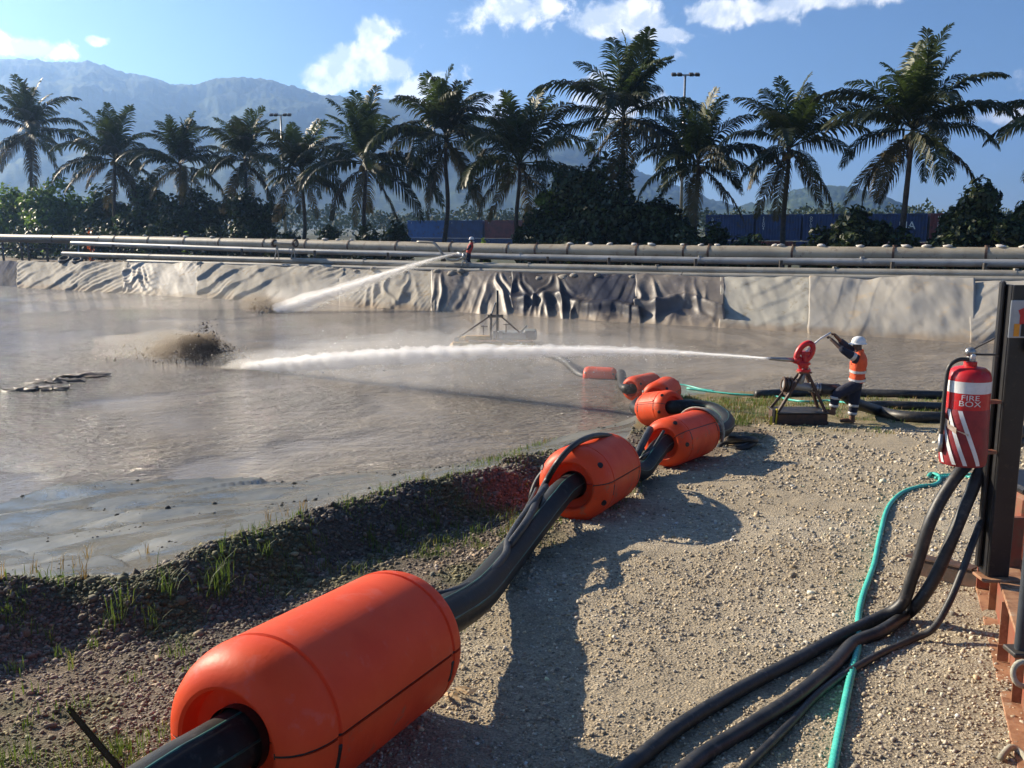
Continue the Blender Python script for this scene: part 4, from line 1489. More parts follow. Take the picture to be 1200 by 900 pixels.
# ================================================================== MONITOR STAND (WATER CANNON)
DM = 18.0
Q = lambda px, py, dd=0.0: P(px, py, DM + dd)
t = thing('water_cannon', on_ground(935, 492), 'red water cannon on an A-frame steel stand beside the worker', 'water cannon')
gb = on_ground(1000, 497)
Q = lambda px, py, dd=0.0: PY(px, py, gb.y + .05)
bz = gb.z
base_c = Vector((Q(935, 485).x, gb.y + .05, bz + .13))
mb = MB(); mb.box(base_c, (1.0, .62, .26), None, .02); bs = mb.build('base_box', M['brownrust'], t)
mb = MB(); mb.box(base_c + Vector((0, 0, .142)), (1.04, .66, .022), None, .006); mb.build('top_plate', M['darksteel'], bs)
mb = MB(); mb.bar(base_c + Vector((-.5, -.33, -.04)), base_c + Vector((.5, -.33, -.04)), .02, .05); mb.build('edge_angle', M['brownrust'], bs)
yb = base_c.y
apex = Vector((Q(942, 436).x, yb, Q(942, 437).z))
for fx, sy in ((906, -.25), (906, .25), (964, -.25), (964, .25)):
    foot = Vector((Q(fx, 480).x, yb + sy, bz + .24))
    mb = MB(); mb.bar(apex + Vector((.06 if fx > 940 else -.06, sy * .3, 0)), foot, .055, .055, bev=.006); mb.build('leg', M['brownrust'], t)
for fx, py in ((922, 462), (953, 456)):
    mb = MB(); mb.bar(Vector((Q(fx, py).x, yb - .17, Q(fx, py).z)), Vector((Q(fx, py).x, yb + .17, Q(fx, py).z)), .05, .05); mb.build('crossbar', M['brownrust'], t)
mb = MB(); mb.box(apex + Vector((0, 0, .02)), (.26, .22, .04), None, .008); mb.build('head_plate', M['redox'], t)
# red swivel body
mb = MB()
Mx = Matrix.Translation(apex)
mb.lathe([(0, .03), (.13, .03), (.13, .08), (.085, .09), (.085, .16), (.12, .17), (.12, .21), (.07, .22), (.065, .36), (.10, .37), (.10, .43), (0, .43)], 20, Mx)
body = mb.build('swivel_body', M['red'], t, True, 35)
mb = MB()
for k in range(6):
    a = k * math.pi / 3
    mb.tube([apex + Vector((.105 * math.cos(a), .105 * math.sin(a), .02)), apex + Vector((.105 * math.cos(a), .105 * math.sin(a), .11))], .014, 6)
mb.build('flange_bolts', M['steel'], body)
# red loop-shaped waterway
lp = lambda px, py: PY(px, py, yb)
cen = lp(943, 413.5)
major, minor = .215, .125
tilt = R(58)
ring = []
for a in np.linspace(0, 2 * math.pi, 30):
    x, z = major * math.cos(a), minor * math.sin(a)
    ring.append(cen + Vector((x * math.cos(tilt) - z * math.sin(tilt), 0, x * math.sin(tilt) + z * math.cos(tilt))))
mb = MB(); mb.tube(ring, .058, 12, cap=False); mb.build('waterway_loop', M['red'], t, True)
mb = MB(); mb.tube([lp(941, 434), lp(940, 427), lp(938, 423)], [.085, .08, .09], 14); mb.build('elbow', M['red'], t, True)
mb = MB(); mb.tube([lp(938, 422.5), lp(930, 422)], [.085, .06], 14); mb.build('barrel_socket', M['red'], t, True)
mb = MB(); mb.tube([lp(931, 422), lp(918, 421.2), lp(903, 420.3), lp(902, 420.2)], [.046, .040, .030, .034], 14); mb.build('barrel', M['steel'], t, True)
mb = MB(); mb.tube([lp(939, 419), lp(945, 412), lp(953, 404), lp(962, 396.5), lp(973.5, 389.8)], [.022, .022, .022, .02, .02], 10); mb.build('handle', M['white'], t, True)
# supply pipe through the frame
sp0, sp1 = lp(918, 450), lp(962, 455.5)
mb = MB(); mb.tube([sp0, sp1], .085, 16); mb.build('supply_pipe', M['greypipe'], t, True, 50)
for px in (918, 921.5, 926):
    mb = MB(); flange_ring(mb, lp(px, 450 + (px - 918) * .12), (sp1 - sp0).normalized(), .15, .018, 18); mb.build('flange', M['brownrust'], t)
for px in (950, 956, 960):
    mb = MB(); flange_ring(mb, lp(px, 450 + (px - 918) * .12), (sp1 - sp0).normalized(), .105, .02, 18); mb.build('hose_clamp', M['steel'], t)
mb = MB(); mb.tube([lp(937, 452), lp(939, 444), lp(941, 437)], .07, 14); mb.build('riser', M['greypipe'], t, True)
# yellow tie-down at the base's left end
M['yellow'] = pmat('yellow_strap', (.62, .52, .03), (.5, .42, .03), 8, .6)
yq = Vector((Q(904, 485).x, yb - .30, bz))
mb = MB(); mb.bar(yq, yq + Vector((.02, 0, .36)), .05, .03); mb.bar(yq + Vector((-.12, -.1, 0)), yq + Vector((-.10, -.05, .22)), .05, .03)
tag(mb.build('ratchet_strap', M['yellow'], None), 'yellow strap and hook at the left end of the water cannon base', 'strap')
mb = MB(); mb.bar(yq + Vector((-.06, -.03, .0)), yq + Vector((-.03, 0, .34)), .06, .05)
tag(mb.build('clamp_jaw', M['slot'], None), 'black clamp beside the yellow strap on the cannon base', 'clamp')
# black feed hose from the cannon to the right
hp = [lp(961, 455.4), lp(975, 456.5), lp(986, 459) + Vector((0, .25, 0)), lp(1000, 468) + Vector((0, .55, 0)), lp(1014, 478) + Vector((0, .5, 0))]
for px, py in ((1030, 487), (1050, 492.5), (1080, 495), (1120, 495), (1180, 492), (1260, 490)):
    hp.append(on_ground(px, py) + Vector((0, 0, .10)))
mb = MB(); mb.tube(smooth_path(hp, 7), .115, 14)
tag(mb.build('feed_hose', M['rubber'], None, True), 'thick black hose from the water cannon running right behind the worker', 'hose')
for lab, pts, r in (('black pipe lying along the water edge behind the worker', ((885, 466), (940, 464), (1000, 464.5), (1060, 466), (1110, 467), (1200, 467), (1300, 466)), .11),
                    ('black hose on the grass between the worker and the water edge', ((1000, 481), (1030, 479), (1070, 480), (1110, 481), (1170, 481), (1280, 480)), .10)):
    pp = [on_ground(x, y) + Vector((0, 0, r * .8)) for x, y in pts]
    mb = MB(); mb.tube(smooth_path(pp, 6), r, 12)
    tag(mb.build('ground_hose', M['rubber'], None, True), lab, 'hose')
pp = [pixz(805, 455, ZW + .03), pixz(835, 459, ZW + .03)] + [on_ground(x, y) + Vector((0, 0, .03)) for x, y in ((858, 463), (880, 464.5), (905, 465), (925, 470), (945, 472), (970, 471), (1000, 474.5), (1030, 476.5), (1060, 478), (1100, 479.5), (1150, 481), (1250, 482))]
mb = MB(); mb.tube(smooth_path(pp, 6), .026, 8)
tag(mb.build('teal_rope', M['teal'], None, True), 'long teal hose trailing from the water past the worker', 'hose')
pp = [pixz(x, y, ZW + .01) for x, y in ((768, 448), (790, 450), (806, 452), (822, 456), (836, 458))]
mb = MB(); mb.tube(smooth_path(pp, 6), .024, 8)
tag(mb.build('floating_line', M['teal'], None, True), 'pale teal line floating on the water off the grassy tip', 'rope')

# ================================================================== PEOPLE
M['skin'] = pmat('dark_skin', (.085, .045, .030), (.07, .036, .024), 20, .5)
M['navy'] = pmat('navy_drill', (.012, .015, .035), (.018, .021, .042), 14, .85, .02, 14)
M['hivis'] = pmat('hi_vis_orange', (.90, .13, .035), (.80, .10, .03), 12, .75, .02, 12)
M['hivis_red'] = pmat('hi_vis_red', (.62, .06, .045), (.5, .05, .04), 12, .75, .004, 40)
M['tape'] = pmat('reflective_tape', (.62, .62, .60), (.5, .5, .49), 12, .35, metal=.2)
M['boot'] = pmat('tan_boots', (.20, .095, .045), (.14, .065, .035), 16, .7, .004, 40)
M['hat'] = pmat('white_hard_hat', (.82, .82, .80), (.76, .76, .74), 8, .3)


def skin_mesh(nodes, edges, root, name, mat, sub=2):
    names = list(nodes)
    me = bpy.data.meshes.new(name)
    me.from_pydata([nodes[n][0] for n in names], [(names.index(a), names.index(b)) for a, b in edges], [])
    ob = bpy.data.objects.new(name, me)
    COL.objects.link(ob)
    md = ob.modifiers.new('skin', 'SKIN')
    md.use_smooth_shade = True
    md.branch_smoothing = .4
    if not me.skin_vertices:
        bpy.context.view_layer.objects.active = ob
    sv = me.skin_vertices[0].data if me.skin_vertices else None
    if sv is None:
        lay = me.attributes
    for i, n in enumerate(names):
        r = nodes[n][1]
        sv[i].radius = (r, r) if not isinstance(r, tuple) else r
        sv[i].use_root = (n == root)
    ss = ob.modifiers.new('sub', 'SUBSURF')
    ss.levels = sub; ss.render_levels = sub
    dg = bpy.context.evaluated_depsgraph_get()
    dg.update()
    out = bpy.data.meshes.new_from_object(ob.evaluated_get(dg))
    out.name = name
    out.materials.clear(); out.materials.append(mat)
    out.polygons.foreach_set('use_smooth', [True] * len(out.polygons))
    bpy.data.objects.remove(ob)
    return out


def person(base, fwd, J, label, vest, S=1.0, bands=True):
    f = Vector((fwd[0], fwd[1], 0)).normalized()
    l = Vector((-f.y, f.x, 0))
    W_ = lambda p: base + (f * p[0] + l * p[1] + Vector((0, 0, p[2]))) * S
    t = thing('person', base, label, 'person')
    K = {k: W_(v) for k, v in J.items()}
    mixp = lambda a, b, s: K[a].lerp(K[b], s)
    up = (K['neck'] - K['pelvis']).normalized()
    chest = mixp('pelvis', 'neck', .68)
    waist = mixp('pelvis', 'neck', .25)
    nd = {'pelvis': (K['pelvis'], .125 * S), 'waist': (waist, .125 * S), 'chest': (chest, .15 * S), 'neck0': (K['neck'], .075 * S), 'head0': (K['head'] - up * .04 * S, .078 * S), 'head1': (K['head'] + f * .01 * S + Vector((0, 0, .03 * S)), .088 * S), 'head2': (K['head'] + Vector((0, 0, .09 * S)), .075 * S)}
    ed = [('pelvis', 'waist'), ('waist', 'chest'), ('chest', 'neck0'), ('neck0', 'head0'), ('head0', 'head1'), ('head1', 'head2')]
    nd['nose'] = (K['head'] + f * .118 * S + Vector((0, 0, -.005)), .014 * S)
    ed.append(('head1', 'nose'))
    for s in 'LR':
        nd['sh' + s] = (K['sh' + s], .075 * S); nd['el' + s] = (K['el' + s], .048 * S); nd['wr' + s] = (K['ha' + s].lerp(K['el' + s], .18), .034 * S); nd['pa' + s] = (K['ha' + s], (.042 * S, .026 * S))
        ed += [('chest', 'sh' + s), ('sh' + s, 'el' + s), ('el' + s, 'wr' + s), ('wr' + s, 'pa' + s)]
        nd['hp' + s] = (K['hp' + s], .098 * S); nd['kn' + s] = (K['kn' + s], .066 * S); nd['an' + s] = (K['an' + s], .045 * S)
        nd['he' + s] = (K['an' + s] - Vector((0, 0, .05 * S)), .045 * S)
        nd['to' + s] = (K['to' + s], .036 * S)
        ed += [('pelvis', 'hp' + s), ('hp' + s, 'kn' + s), ('kn' + s, 'an' + s), ('an' + s, 'he' + s), ('he' + s, 'to' + s)]
    b = link('body', skin_mesh(nd, ed, 'pelvis', 'body', M['skin']), t)
    # hands: four fingers and a thumb closed on the bar
    for s in 'LR':
        hd = (K['ha' + s] - K['el' + s]).normalized()
        sd = hd.cross(Vector((0, 0, 1))).normalized()
        dn = hd.cross(sd)
        fm = MB()
        for k in range(4):
            o_ = K['ha' + s] + sd * (k - 1.5) * .019 * S + hd * .02 * S
            ln = (.030, .034, .032, .026)[k] * S
            fm.tube([o_, o_ + hd * ln, o_ + hd * (ln + .012 * S) - Vector((0, 0, .020 * S)), o_ + hd * (ln - .012 * S) - Vector((0, 0, .036 * S))], [.0095 * S, .009 * S, .0085 * S, .007 * S], 7)
        o_ = K['ha' + s] + sd * .036 * S
        fm.tube([o_, o_ + sd * .012 * S + hd * .022 * S, o_ + hd * .042 * S - Vector((0, 0, .018 * S))], [.012 * S, .010 * S, .008 * S], 7)
        fm.build('fingers', M['skin'], b, True)
    # trousers
    nd2 = {'pelvis': (K['pelvis'], .178 * S), 'waist': (mixp('pelvis', 'neck', .20), .165 * S)}
    ed2 = [('pelvis', 'waist')]
    for s in 'LR':
        nd2.update({'hp' + s: (K['hp' + s], .142 * S), 'th' + s: (K['hp' + s].lerp(K['kn' + s], .5), .132 * S), 'kn' + s: (K['kn' + s], .108 * S), 'cf' + s: (K['kn' + s].lerp(K['an' + s], .5), .098 * S), 'an' + s: (K['an' + s] + (K['kn' + s] - K['an' + s]).normalized() * .03 * S, .072 * S)})
        ed2 += [('pelvis', 'hp' + s), ('hp' + s, 'th' + s), ('th' + s, 'kn' + s), ('kn' + s, 'cf' + s), ('cf' + s, 'an' + s)]
    tr = link('trousers', skin_mesh(nd2, ed2, 'pelvis', 'trousers', M['navy']), t)
    # sleeves and vest
    for s in 'LR':
        nds = {'a0': (K['sh' + s].lerp(chest, .35), .105 * S), 'a': (K['sh' + s], .100 * S), 'b': (K['sh' + s].lerp(K['el' + s], .55), .086 * S), 'c': (K['el' + s], .072 * S), 'd': (K['el' + s].lerp(K['ha' + s], .30), .054 * S)}
        link('sleeve', skin_mesh(nds, [('a0', 'a'), ('a', 'b'), ('b', 'c'), ('c', 'd')], 'a', 'sleeve', M['navy']), t)
    # vest: lofted over the torso, wider across than deep, with a rounded shoulder line and collar
    acr = (K['shL'] - K['shR']).normalized()
    frt = acr.cross(up).normalized()
    if frt.dot(f) < 0:
        frt = -frt
    n = 20
    vsn, fcs = [], []
    secs = [(.02, .125, .165), (.05, .132, .172), (.22, .122, .160), (.45, .132, .178), (.66, .142, .198), (.82, .132, .205), (.93, .108, .190), (1.01, .082, .135), (1.06, .068, .080), (1.14, .062, .068)]
    for k_, (tt, rx, ry) in enumerate(secs):
        c_ = mixp('pelvis', 'neck', tt)
        for q_ in range(n):
            a_ = 2 * math.pi * q_ / n
            wob = 1 + .05 * mnoise.noise(Vector((q_ * .9, tt * 6, S)))
            vsn.append(c_ + frt * math.cos(a_) * rx * 1.16 * S * wob + acr * math.sin(a_) * ry * 1.1 * S * wob)
    for k_ in range(len(secs) - 1):
        for q_ in range(n):
            fcs.append((k_ * n + q_, k_ * n + (q_ + 1) % n, (k_ + 1) * n + (q_ + 1) % n, (k_ + 1) * n + q_))
    mb = MB(); mb.add(vsn, fcs)
    vs = mb.build('vest', vest, t, True)
    # boots
    for s in 'LR':
        ndb = {'top': (K['an' + s] + (K['kn' + s] - K['an' + s]).normalized() * .08 * S, .062 * S), 'ank': (K['an' + s], .058 * S), 'heel': (K['an' + s] - Vector((0, 0, .045 * S)), .054 * S), 'ball': (K['an' + s].lerp(K['to' + s], .6) - Vector((0, 0, .012 * S)), .050 * S), 'toe': (K['to' + s], .042 * S)}
        link('boot', skin_mesh(ndb, [('top', 'ank'), ('ank', 'heel'), ('heel', 'ball'), ('ball', 'toe')], 'ank', 'boot', M['boot']), t)
    # hard hat
    hc = K['head'] + Vector((0, 0, .055 * S))
    mb = MB()
    prof = [(.142, -.012), (.146, -.004), (.142, .004), (.124, .012), (.122, .05), (.108, .092), (.078, .124), (.04, .140), (0, .144)]
    Mh = Matrix.Translation(hc) @ Matrix(((f.x, l.x, 0, 0), (f.y, l.y, 0, 0), (0, 0, 1, 0), (0, 0, 0, 1))) @ Matrix.Diagonal((1.12 * S, S * .94, S, 1))
    mb.lathe(prof, 24, Mh)
    hat = mb.build('hard_hat', M['hat'], t, True, 45)
    mb = MB()
    br = [hc + f * S * (.150 * math.cos(a) + .0) + l * S * .125 * math.sin(a) for a in np.linspace(-1.1, 1.1, 9)]
    br2 = [p + f * .045 * S * math.cos(a) - Vector((0, 0, .012 * S)) for p, a in zip(br, np.linspace(-1.1, 1.1, 9))]
    mb.add(br + br2, [(k, k + 1, k + 10, k + 9) for k in range(8)])
    mb.build('brim', M['hat'], hat, True)
    if bands:
        def band(p, ax, r, wd=.026):
            Qm = ax.normalized().to_track_quat('Z', 'Y').to_matrix().to_4x4(); Qm.translation = p
            mb = MB(); mb.lathe([(r * .98, -wd * S), (r * 1.02, -wd * .9 * S), (r * 1.02, wd * .9 * S), (r * .98, wd * S)], 20, Qm)
            return mb
        for s in 'LR':
            ax = K['kn' + s] - K['an' + s]
            band(K['kn' + s].lerp(K['an' + s], .22), ax, .096 * S).build('reflective_band', M['tape'], tr, True)
            band(K['kn' + s].lerp(K['an' + s], .68), ax, .088 * S).build('reflective_band', M['tape'], tr, True)
        for tt, rx, ry in ((.40, .136, .180), (.10, .136, .176)):
            mb = MB(); ring = []
            for dz in (-.026, .026):
                for q_ in range(24):
                    a_ = 2 * math.pi * q_ / 24
                    ring.append(mixp('pelvis', 'neck', tt) + up * dz * S + frt * math.cos(a_) * rx * S * 1.20 + acr * math.sin(a_) * ry * S * 1.14)
            mb.add(ring, [(q_, (q_ + 1) % 24, 24 + (q_ + 1) % 24, 24 + q_) for q_ in range(24)])
            mb.build('reflective_band', M['tape'], vs, True)
        band(K['shL'].lerp(K['elL'], .30), K['elL'] - K['shL'], .088 * S, .04).build('reflective_band', M['tape'], vs, True)
    return t


SC = 18.0 / FPX
wb = on_ground(1000, 497)
mx = lambda px, py, l: ((1001 - px) * SC, l, (498.5 - py) * SC)
J1 = dict(pelvis=mx(1002, 447, 0), neck=mx(1003, 413, 0), head=mx(1001.0, 404.3, 0),
          shL=mx(997, 418, .17), shR=mx(1002, 416, -.17), elL=mx(979, 407.5, .24), haL=mx(966.5, 394.6, .05),
          elR=mx(986, 401.5, -.26), haR=mx(972.5, 390.5, -.02),
          hpL=mx(1000, 451, .10), hpR=mx(1003, 451, -.10), knL=mx(976, 460, .13), anL=mx(974, 481.5, .10), toL=mx(961, 481, .12),
          knR=mx(1002, 472, -.09), anR=mx(1000.5, 493, -.09), toR=mx(986, 495.5, -.08))
person(wb, (-1, .05), J1, 'worker in white hard hat and orange vest gripping the water cannon handle', M['hivis'])

# ================================================================== FAR WORKER AND HIS MONITOR
fd = bankpt(548, 300, 4.3)
DF = fd.y / math.cos(PITCH) * 1.0
Fq = lambda px, py: bankpt(px, py, 4.3)
fb = Fq(549, 312)
sc2 = (Fq(549, 300) - Fq(549, 301)).length
mx2 = lambda px, py, l: ((549 - px) * sc2, l, (312 - py) * sc2)
J2 = dict(pelvis=mx2(549, 296.5, 0), neck=mx2(553, 285.5, 0), head=mx2(553.0, 281.5, 0),
          shL=mx2(551, 287, .18), shR=mx2(553, 287, -.18), elL=mx2(548, 292, .28), haL=mx2(543, 293.5, .12), elR=mx2(549, 292, -.28), haR=mx2(543, 294, -.08),
          hpL=mx2(549, 298, .1), hpR=mx2(550, 298, -.1), knL=mx2(547, 304, .12), anL=mx2(549, 310.5, .12), toL=mx2(545.5, 311.3, .14),
          knR=mx2(549.5, 304, -.12), anR=mx2(551.5, 310.5, -.12), toR=mx2(548, 311.3, -.12))
person(fb, (-1, -.2), J2, 'distant worker in red top and white hard hat standing at the pipes', M['hivis_red'], 1.0, False)
t = thing('small_water_cannon', Fq(543, 311), 'pale water cannon on splayed legs in front of the distant worker', 'water cannon')
Fn = lambda px, py: bankpt(px, py, 3.9)
mb = MB(); mb.tube([Fn(543, 300), Fn(536, 296)], [.07, .05], 10); mb.build('barrel', M['white'], t, True)
mb = MB(); mb.tube([Fn(544, 304), Fn(543.5, 297)], .09, 10); mb.build('swivel_body', M['steel'], t, True)
for px in (540.5, 543, 548.5, 553):
    mb = MB(); mb.tube([Fn(544, 303), bankpt(px, 311.5, 3.9 + (.5 if px in (543, 553) else 0))], .035, 6); mb.build('leg', M['white'] if px < 546 else M['steel'], t, True)
mb = MB(); mb.tube(smooth_path([Fn(543, 302), Fn(536, 304.5), Fn(528, 305), Fn(521, 301), Fn(516, 294), Fn(510, 286), Fn(504, 284), Fn(489, 283.5)], 5), .075, 9)
tag(mb.build('supply_hose', M['drab'], None, True), 'pale bent hose arching over the pipeline to the distant water cannon', 'hose')
# a plank walkway the distant worker stands on
mb = MB(); a, b2 = bankpt(530, 312.5, 4.5), bankpt(572, 314, 4.5)
mb.bar(a, b2, 1.2, .08)
tag(mb.build('plank', M['darksteel']), 'dark plank the distant worker stands on', 'plank')
# ================================================================== STEEL SKID AT THE RIGHT
N0, F0 = pixg(1189, 893), pixg(1143, 690)
E = (F0 - N0); LEN = E.length; E.normalize()
Sd = E.cross(Vector((0, 0, 1))).normalized()          # to the right of the beam
Un = Sd.cross(E).normalized()
HB = .36
S3 = lambda e, s, u: N0 + E * e + Sd * s + Un * u
t = thing('steel_skid', S3(LEN * .5, .6, 0), 'rusty red steel skid frame with a black post at the right edge', 'skid')
mb = MB(); mb.bar(S3(-1.2, .10, .012), S3(LEN, .10, .012), .20, .024, up=Un, bev=.004); mb.build('bottom_flange', M['rust'], t)
mb = MB(); mb.bar(S3(-1.2, .10, HB / 2), S3(LEN, .10, HB / 2), .016, HB - .05, up=Un); mb.build('web', M['redox'], t)
mb = MB(); mb.bar(S3(-1.2, .14, HB - .012), S3(LEN, .14, HB - .012), .16, .024, up=Un, bev=.004); mb.build('top_flange', M['rust'], t)
for k in range(6):
    e = -1.0 + k * .86
    mb = MB(); mb.bar(S3(e, .07, .026), S3(e, .07, HB - .026), .05, .014, up=E); mb.build('stiffener', M['rust'], t)
mb = MB(); mb.bar(S3(-1.2, .95, HB - .05), S3(LEN - .05, .95, HB - .05), 1.46, .02, up=Un); mb.build('deck_plate', M['rust'], t)
mb = MB(); mb.bar(S3(-1.2, 1.8, HB / 2), S3(LEN, 1.8, HB / 2), .2, HB, up=Un); mb.build('far_beam', M['redox'], t)
mb = MB(); mb.bar(S3(LEN - .012, .22, HB / 2), S3(LEN - .012, 1.7, HB / 2), .024, HB - .06, up=Un); mb.build('end_plate', M['redox'], t)
# corner gusset standing at the far end
mb = MB()
g0 = [S3(LEN - .03, .0, .03), S3(LEN - .03, .24, .03), S3(LEN - .03, .24, .62), S3(LEN - .03, .05, .62), S3(LEN - .03, .0, .55)]
g1 = [p - E * .05 for p in g0]
mb.add(g0 + g1, [(0, 1, 2, 3, 4), (9, 8, 7, 6, 5)] + [(k, (k + 1) % 5, 5 + (k + 1) % 5, 5 + k) for k in range(5)])
mb.build('corner_gusset', M['redox'], t)
# small cleats on the near stretch of the beam
for e in (1.35,):
    mb = MB(); mb.bar(S3(e, .05, .03), S3(e, .05, .13), .06, .012, up=E); mb.build('cleat', M['rust'], t)
M['slate'] = pmat('slate_paint', (.045, .052, .062), (.03, .035, .042), 8, .5)
# black post
DP = 6.18
pb = P(1168, 676, DP)
pz0 = pb.z
ptop = PY(1186, 334, pb.y).z
pc = Vector((P(1169, 676, DP).x, pb.y, 0))
Hp = ptop - pz0
wpost = .145
mb = MB(); mb.box((pc.x, pc.y, pz0 + Hp / 2), (wpost, .02, Hp), None, .006)
post = mb.build('post', M['black_paint'], t)
mb = MB(); mb.box((pc.x - wpost / 2 + .006, pc.y + .062, pz0 + Hp / 2), (.016, .10, Hp), None, .004); mb.build('post_flange', M['black_paint'], post)
mb = MB(); mb.box((pc.x - wpost / 2 - .020, pc.y + .09, pz0 + Hp / 2 + .03), (.030, .05, Hp - .02), None, .01); mb.build('post_edge', M['black_paint'], post)
mb = MB(); mb.box((pc.x + .16, pc.y + .03, ptop - .30), (.30, .018, .60), None, .006); mb.build('head_plate', M['black_paint'], post)
mb = MB(); mb.box((pc.x, pc.y + .02, pz0 - .01), (.24, .16, .02), None, .004); mb.build('foot_plate', M['rust'], post)
# sign with a red lever figure and orange stripes
M['signgrey'] = pmat('sign_grey', (.42, .45, .46), (.36, .39, .40), 12, .4)
M['signorange'] = pmat('sign_orange', (.78, .32, .02), (.7, .28, .02), 12, .45)
sy = pc.y - .05
sx0, sz1 = PY(1185, 352, sy).x, PY(1190, 352, sy).z
sz0 = PY(1190, 396, sy).z
sw, shh = .26, sz1 - sz0
mb = MB(); mb.box((sx0 + sw / 2, sy, (sz0 + sz1) / 2), (sw, .008, shh), None, .003)
sg = mb.build('warning_sign', M['signgrey'], t)
mb = MB()
pts = [(.048, .86), (.085, .94), (.13, .90), (.13, .42), (.062, .42), (.062, .70)]
mb.add([(sx0 + x, sy - .006, sz0 + shh * z * .86) for x, z in pts], [tuple(range(6))]); mb.build('red_figure', M['red'], sg)
for k, mt in enumerate(('signorange', 'slot', 'signorange', 'white', 'signorange')):
    mb = MB(); x = sx0 + .03 + k * .046
    mb.add([(x, sy - .006, sz0 + .01), (x + .036, sy - .006, sz0 + .01), (x + .036, sy - .006, sz0 + shh * .38), (x, sy - .006, sz0 + shh * .38)], [(0, 1, 2, 3)]); mb.build('stripe', M[mt], sg)
mb = MB(); mb.box((sx0 + .19, sy + .005, sz0 - .05), (.12, .02, .09), None, .004); mb.build('tag_plate', M['drab'], sg)
# red oxide upright, dark red tank and a slim pole behind the post
ru0 = P(1183, 692, 6.55); ru1 = P(1187, 601, 6.55)
mb = MB(); mb.bar(ru0, Vector((ru0.x, ru0.y, ru1.z)), .05, .10, bev=.006); mb.build('upright', M['redox'], t)
tk = P(1196, 690, 6.9)
mb = MB(); mb.box((tk.x + .22, tk.y + .2, tk.z + .36), (.56, .5, .72), None, .03); mb.build('tank', M['redox'], t)
mb = MB(); mb.box((tk.x + .22, tk.y + .2, tk.z + .77), (.62, .56, .06), None, .02); mb.build('tank_lid', M['black_paint'], t)
sp = P(1195, 765, 4.80)
mb = MB(); mb.tube([sp, Vector((sp.x, sp.y, sp.z + 1.25))], .030, 12); mb.build('slim_pole', M['slate'], t, True, 40)
mb = MB(); mb.box((sp.x + .02, sp.y, sp.z + .01), (.16, .12, .025), None, .005); mb.build('pole_foot', M['darksteel'], t)
# rope ring on deck
q = P(1200, 790, 4.55)
mb = MB(); mb.tube([q + Vector((.055 * math.cos(a), .02 * math.sin(a), .055 * math.sin(a))) for a in np.linspace(0, 6.28, 20)], .014, 7, cap=False)
tag(mb.build('rope_ring', M['rope'], None, True), 'ring of rope on the near end of the rusty skid', 'rope')
mb = MB(); mb.tube(smooth_path([on_ground(1172, 893) + Vector((0, 0, .02)), on_ground(1184, 884) + Vector((0, 0, .03)), on_ground(1196, 890) + Vector((0, 0, .02)), on_ground(1210, 905) + Vector((0, 0, .02))], 6), .016, 7)
tag(mb.build('rope_end', M['rope'], None, True), 'loose rope end on the gravel by the near end of the skid', 'rope')
# steel angle lying on the gravel
a, b2 = on_ground(1068, 672), on_ground(1146, 690)
mb = MB()
dv = (b2 - a).normalized()
mb.bar(a + Vector((0, 0, .075)), b2 + Vector((0, 0, .075)), .014, .15)
mb.bar(a + Vector((0, .06, .143)), b2 + Vector((0, .06, .143)), .12, .014)
tag(mb.build('steel_angle', M['brownrust']), 'brown steel angle lying on the gravel against the skid', 'steel bar')

# ================================================================== FIRE EXTINGUISHER
DX = 6.0
ec = P(1127.5, 540, DX)
rE = 23.8 / FPX * DX
hE = (540 - 430) / FPX * DX / math.cos(PITCH)
t = thing('fire_extinguisher', ec, 'red fire extinguisher with white band hanging from the black post', 'fire extinguisher')
Mx = Matrix.Translation(ec)
mb = MB()
mb.lathe([(0, .012), (rE * .88, 0), (rE * .98, .02), (rE, .05), (rE, hE * .86), (rE * .985, hE * .90), (rE * .90, hE * .955), (rE * .70, hE * .99), (rE * .40, hE), (rE * .30, hE * 1.01), (rE * .30, hE * 1.055), (0, hE * 1.055)], 40, Mx)
cyl = mb.build('cylinder', M['red'], t, True, 40)
cyp = lambda a, z, r: ec + Vector((r * math.sin(a), -r * math.cos(a), z))
mb = MB()
z0, z1 = hE * .745, hE * .865
mb.lathe([(rE * 1.01, z0), (rE * 1.01, z1)], 40, Mx); mb.build('white_band', M['white'], cyl, True)
# sleeve bag with slanting stripes
M['bagred'] = pmat('bag_red', (.30, .022, .026), (.22, .016, .02), 8, .5, .003, 30)
zb = hE * .575
mb = MB()
nb = 40
prof = [(rE * 1.03, -.012), (rE * 1.075, .01), (rE * 1.09, .08), (rE * 1.065, zb * .5), (rE * 1.04, zb * .9), (rE * 1.012, zb)]
mb.lathe(prof, nb, Mx); bag = mb.build('bag', M['bagred'], t, True)
mb = MB(); mb.lathe([(0, -.014), (rE * 1.04, -.013)], nb, Mx); mb.build('bag_bottom', M['bagred'], bag)
for a0 in (-1.75, -1.32, -.86, -.30):
    mb = MB()
    vs = []
    n = 14
    wst = .19 if a0 > -.6 else .17
    top_a = a0 - .42
    for k in range(n + 1):
        f_ = k / n
        z = zb * .985 * (1 - f_) + .0 * f_
        a = top_a + (.95 if a0 > -1.4 else .8) * f_
        rr = float(np.interp(z, [p[1] for p in prof], [p[0] for p in prof])) + .0045
        vs += [cyp(a - wst / 2, z, rr), cyp(a + wst / 2, z, rr)]
    mb.add(vs, [(2 * k, 2 * k + 1, 2 * k + 3, 2 * k + 2) for k in range(n)])
    mb.build('stripe', M['white'], bag, True)
